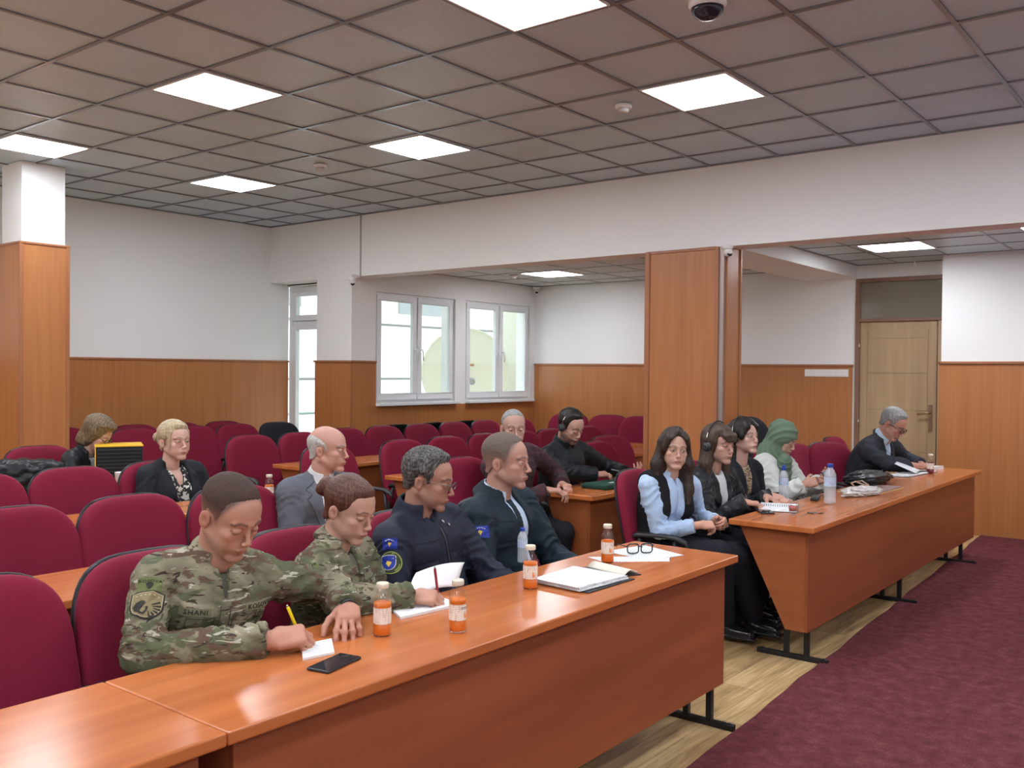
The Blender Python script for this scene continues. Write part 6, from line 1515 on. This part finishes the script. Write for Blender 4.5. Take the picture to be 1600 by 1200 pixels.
decal('shield_stars', M_WHTH, pt, b3, 'jacket', o-u*.006, u, v, *merge([star((-.017+.0068*k), .016, .003) for k in range(6)]), .0094); decal('shield_map', M_GOLD, pt, b3, 'jacket', o-u*.006, u, v, *fan([(-.011, -.004), (-.004, .009), (.002, .005), (.012, .0), (.006, -.010), (0, -.018), (-.005, -.010)]), .0094)
def seam(B, lines, m, w=.0035, layer='jacket', lift=.0025, y0=-.20, name='seam'):
    T = B.T; vs = []; fs = []
    for ln in lines:
        pts = []
        for (x0, z0), (x1, z1) in zip(ln[:-1], ln[1:]):
            n = max(2, int(math.hypot(x1-x0, z1-z0)/.012)); pts += [(x0+(x1-x0)*i/n, z0+(z1-z0)*i/n) for i in range(n)]
        pts.append(ln[-1]); o = len(vs)
        for i, p in enumerate(pts):
            a, b = pts[max(0, i-1)], pts[min(len(pts)-1, i+1)]; d = (b[0]-a[0], b[1]-a[1]); L = math.hypot(*d) or 1; nx, nz = -d[1]/L*w/2, d[0]/L*w/2
            vs += [(p[0]-nx, p[1]*B.q-nz), (p[0]+nx, p[1]*B.q+nz)]
        fs += [(o+2*i, o+2*i+1, o+2*i+3, o+2*i+2) for i in range(len(pts)-1)]
    decal(name, m, B.root, B, layer, T.w(0, y0, 0), T.m[:, 0], T.m[:, 2], vs, fs, lift)
M_CSEAM = mat('camouflage_seam', (.075, .07, .045), .85); M_NSEAM = mat('navy_seam', (.006, .008, .014), .7); M_GSEAM = mat('grey_seam', (.045, .050, .060), .85); M_ZIP = mat('zip_grey', (.06, .06, .065), .4, .5)
for B in (b1, b2):
    seam(B, [[(-.115, -.158), (-.028, -.158), (-.028, -.25), (-.115, -.25), (-.115, -.158)], [(.030, -.150), (.118, -.145), (.118, -.245), (.030, -.25), (.030, -.150)], [(-.014, -.12), (-.014, -.33)], [(.018, -.12), (.018, -.33)]], M_CSEAM, .0026)
seam(b3, [[(.024, -.02), (.022, -.34)], [(-.150, -.17), (-.045, -.175), (-.045, -.20), (-.150, -.20)], [(.05, -.175), (.150, -.17), (.150, -.20), (.05, -.20)], [(-.165, -.085), (-.02, -.10)], [(.03, -.10), (.165, -.085)]], M_NSEAM, .004)
seam(b3, [[(.006, -.06), (.005, -.34)]], M_ZIP, .006, name='zip')
seam(b4, [[(-.15, -.18), (-.055, -.185), (-.055, -.21), (-.15, -.21)], [(-.165, -.085), (-.06, -.10)], [(-.015, -.30), (-.03, -.12)]], M_NSEAM, .004)
for B, mm in ((b12, M_GSEAM), (b9, M_NSEAM), (b11, M_NSEAM)): seam(B, [[(s*.062, -.015), (s*.118, -.055), (s*.098, -.075), (s*.122, -.10), (s*.015, -.345)] for s in (-1, 1)], mm, .004)
seam(b6, [[(s*.07, -.02), (s*.135, -.07), (s*.105, -.10), (s*.130, -.15), (s*.045, -.26)] for s in (-1, 1)], M_ZIP, .004, name='lapel_edge')
for k, (x, z) in enumerate(((.052, -.045), (.072, -.062))):
    T = b3.T; decal('snap_button', M_CHROME, b3.root, b3, 'jacket', T.w(x, -.20, z), T.m[:, 0], T.m[:, 2], *ci(.006, 12), .004)
seam(b5, [[(.0, -.08), (.0, -.36)]], mat('shirt_seam', (.30, .40, .58), .8), .003, 'shirt', name='placket')
# watch, ring, bracelet
def band_at(B, sd, r, w, m, name, tt=1.0, lift=0):
    E, W = B.el[sd], B.wr[sd]; d = unit(W-E); p = W+d*tt; MB().cyl(tuple(p-d*w/2), tuple(p+d*w/2), r, n=24, caps=False).build(name, m, B.root).modifiers.new('s', 'SOLIDIFY').thickness = .004
def held_pen(B, m, label, top, dx=(.010, -.006)):
    t = B.tipsR[0]; a = (t[0]+dx[0], t[1]+dx[1], DH+.010); stick('pen', a, top, .0048, m, label, 'pen')
held_pen(b1, mat('yellow_pen', (.80, .62, .01), .3), 'yellow pen in the right hand of the camouflage man', (-1.385, -2.535, .885))
held_pen(b2, mat('dark_red_pen', (.30, .01, .03), .3), 'dark red pen in the hand of the woman in camouflage', (-.775, -2.56, .905))
ph = phone(3.275, -2.475, 80, 'dark phone held up by the woman in the green headscarf', .072, .15, .885); ph.rotation_euler = (R(0), R(0), R(5)); ph.rotation_euler = (R(50), 0, R(5))
phone(2.80, -1.10, 60, 'dark phone in the hands of the man with headphones', .072, .15, .850)
band_at(b1, 'L', .0305, .022, M_BLACKP, 'watch_strap', .006)
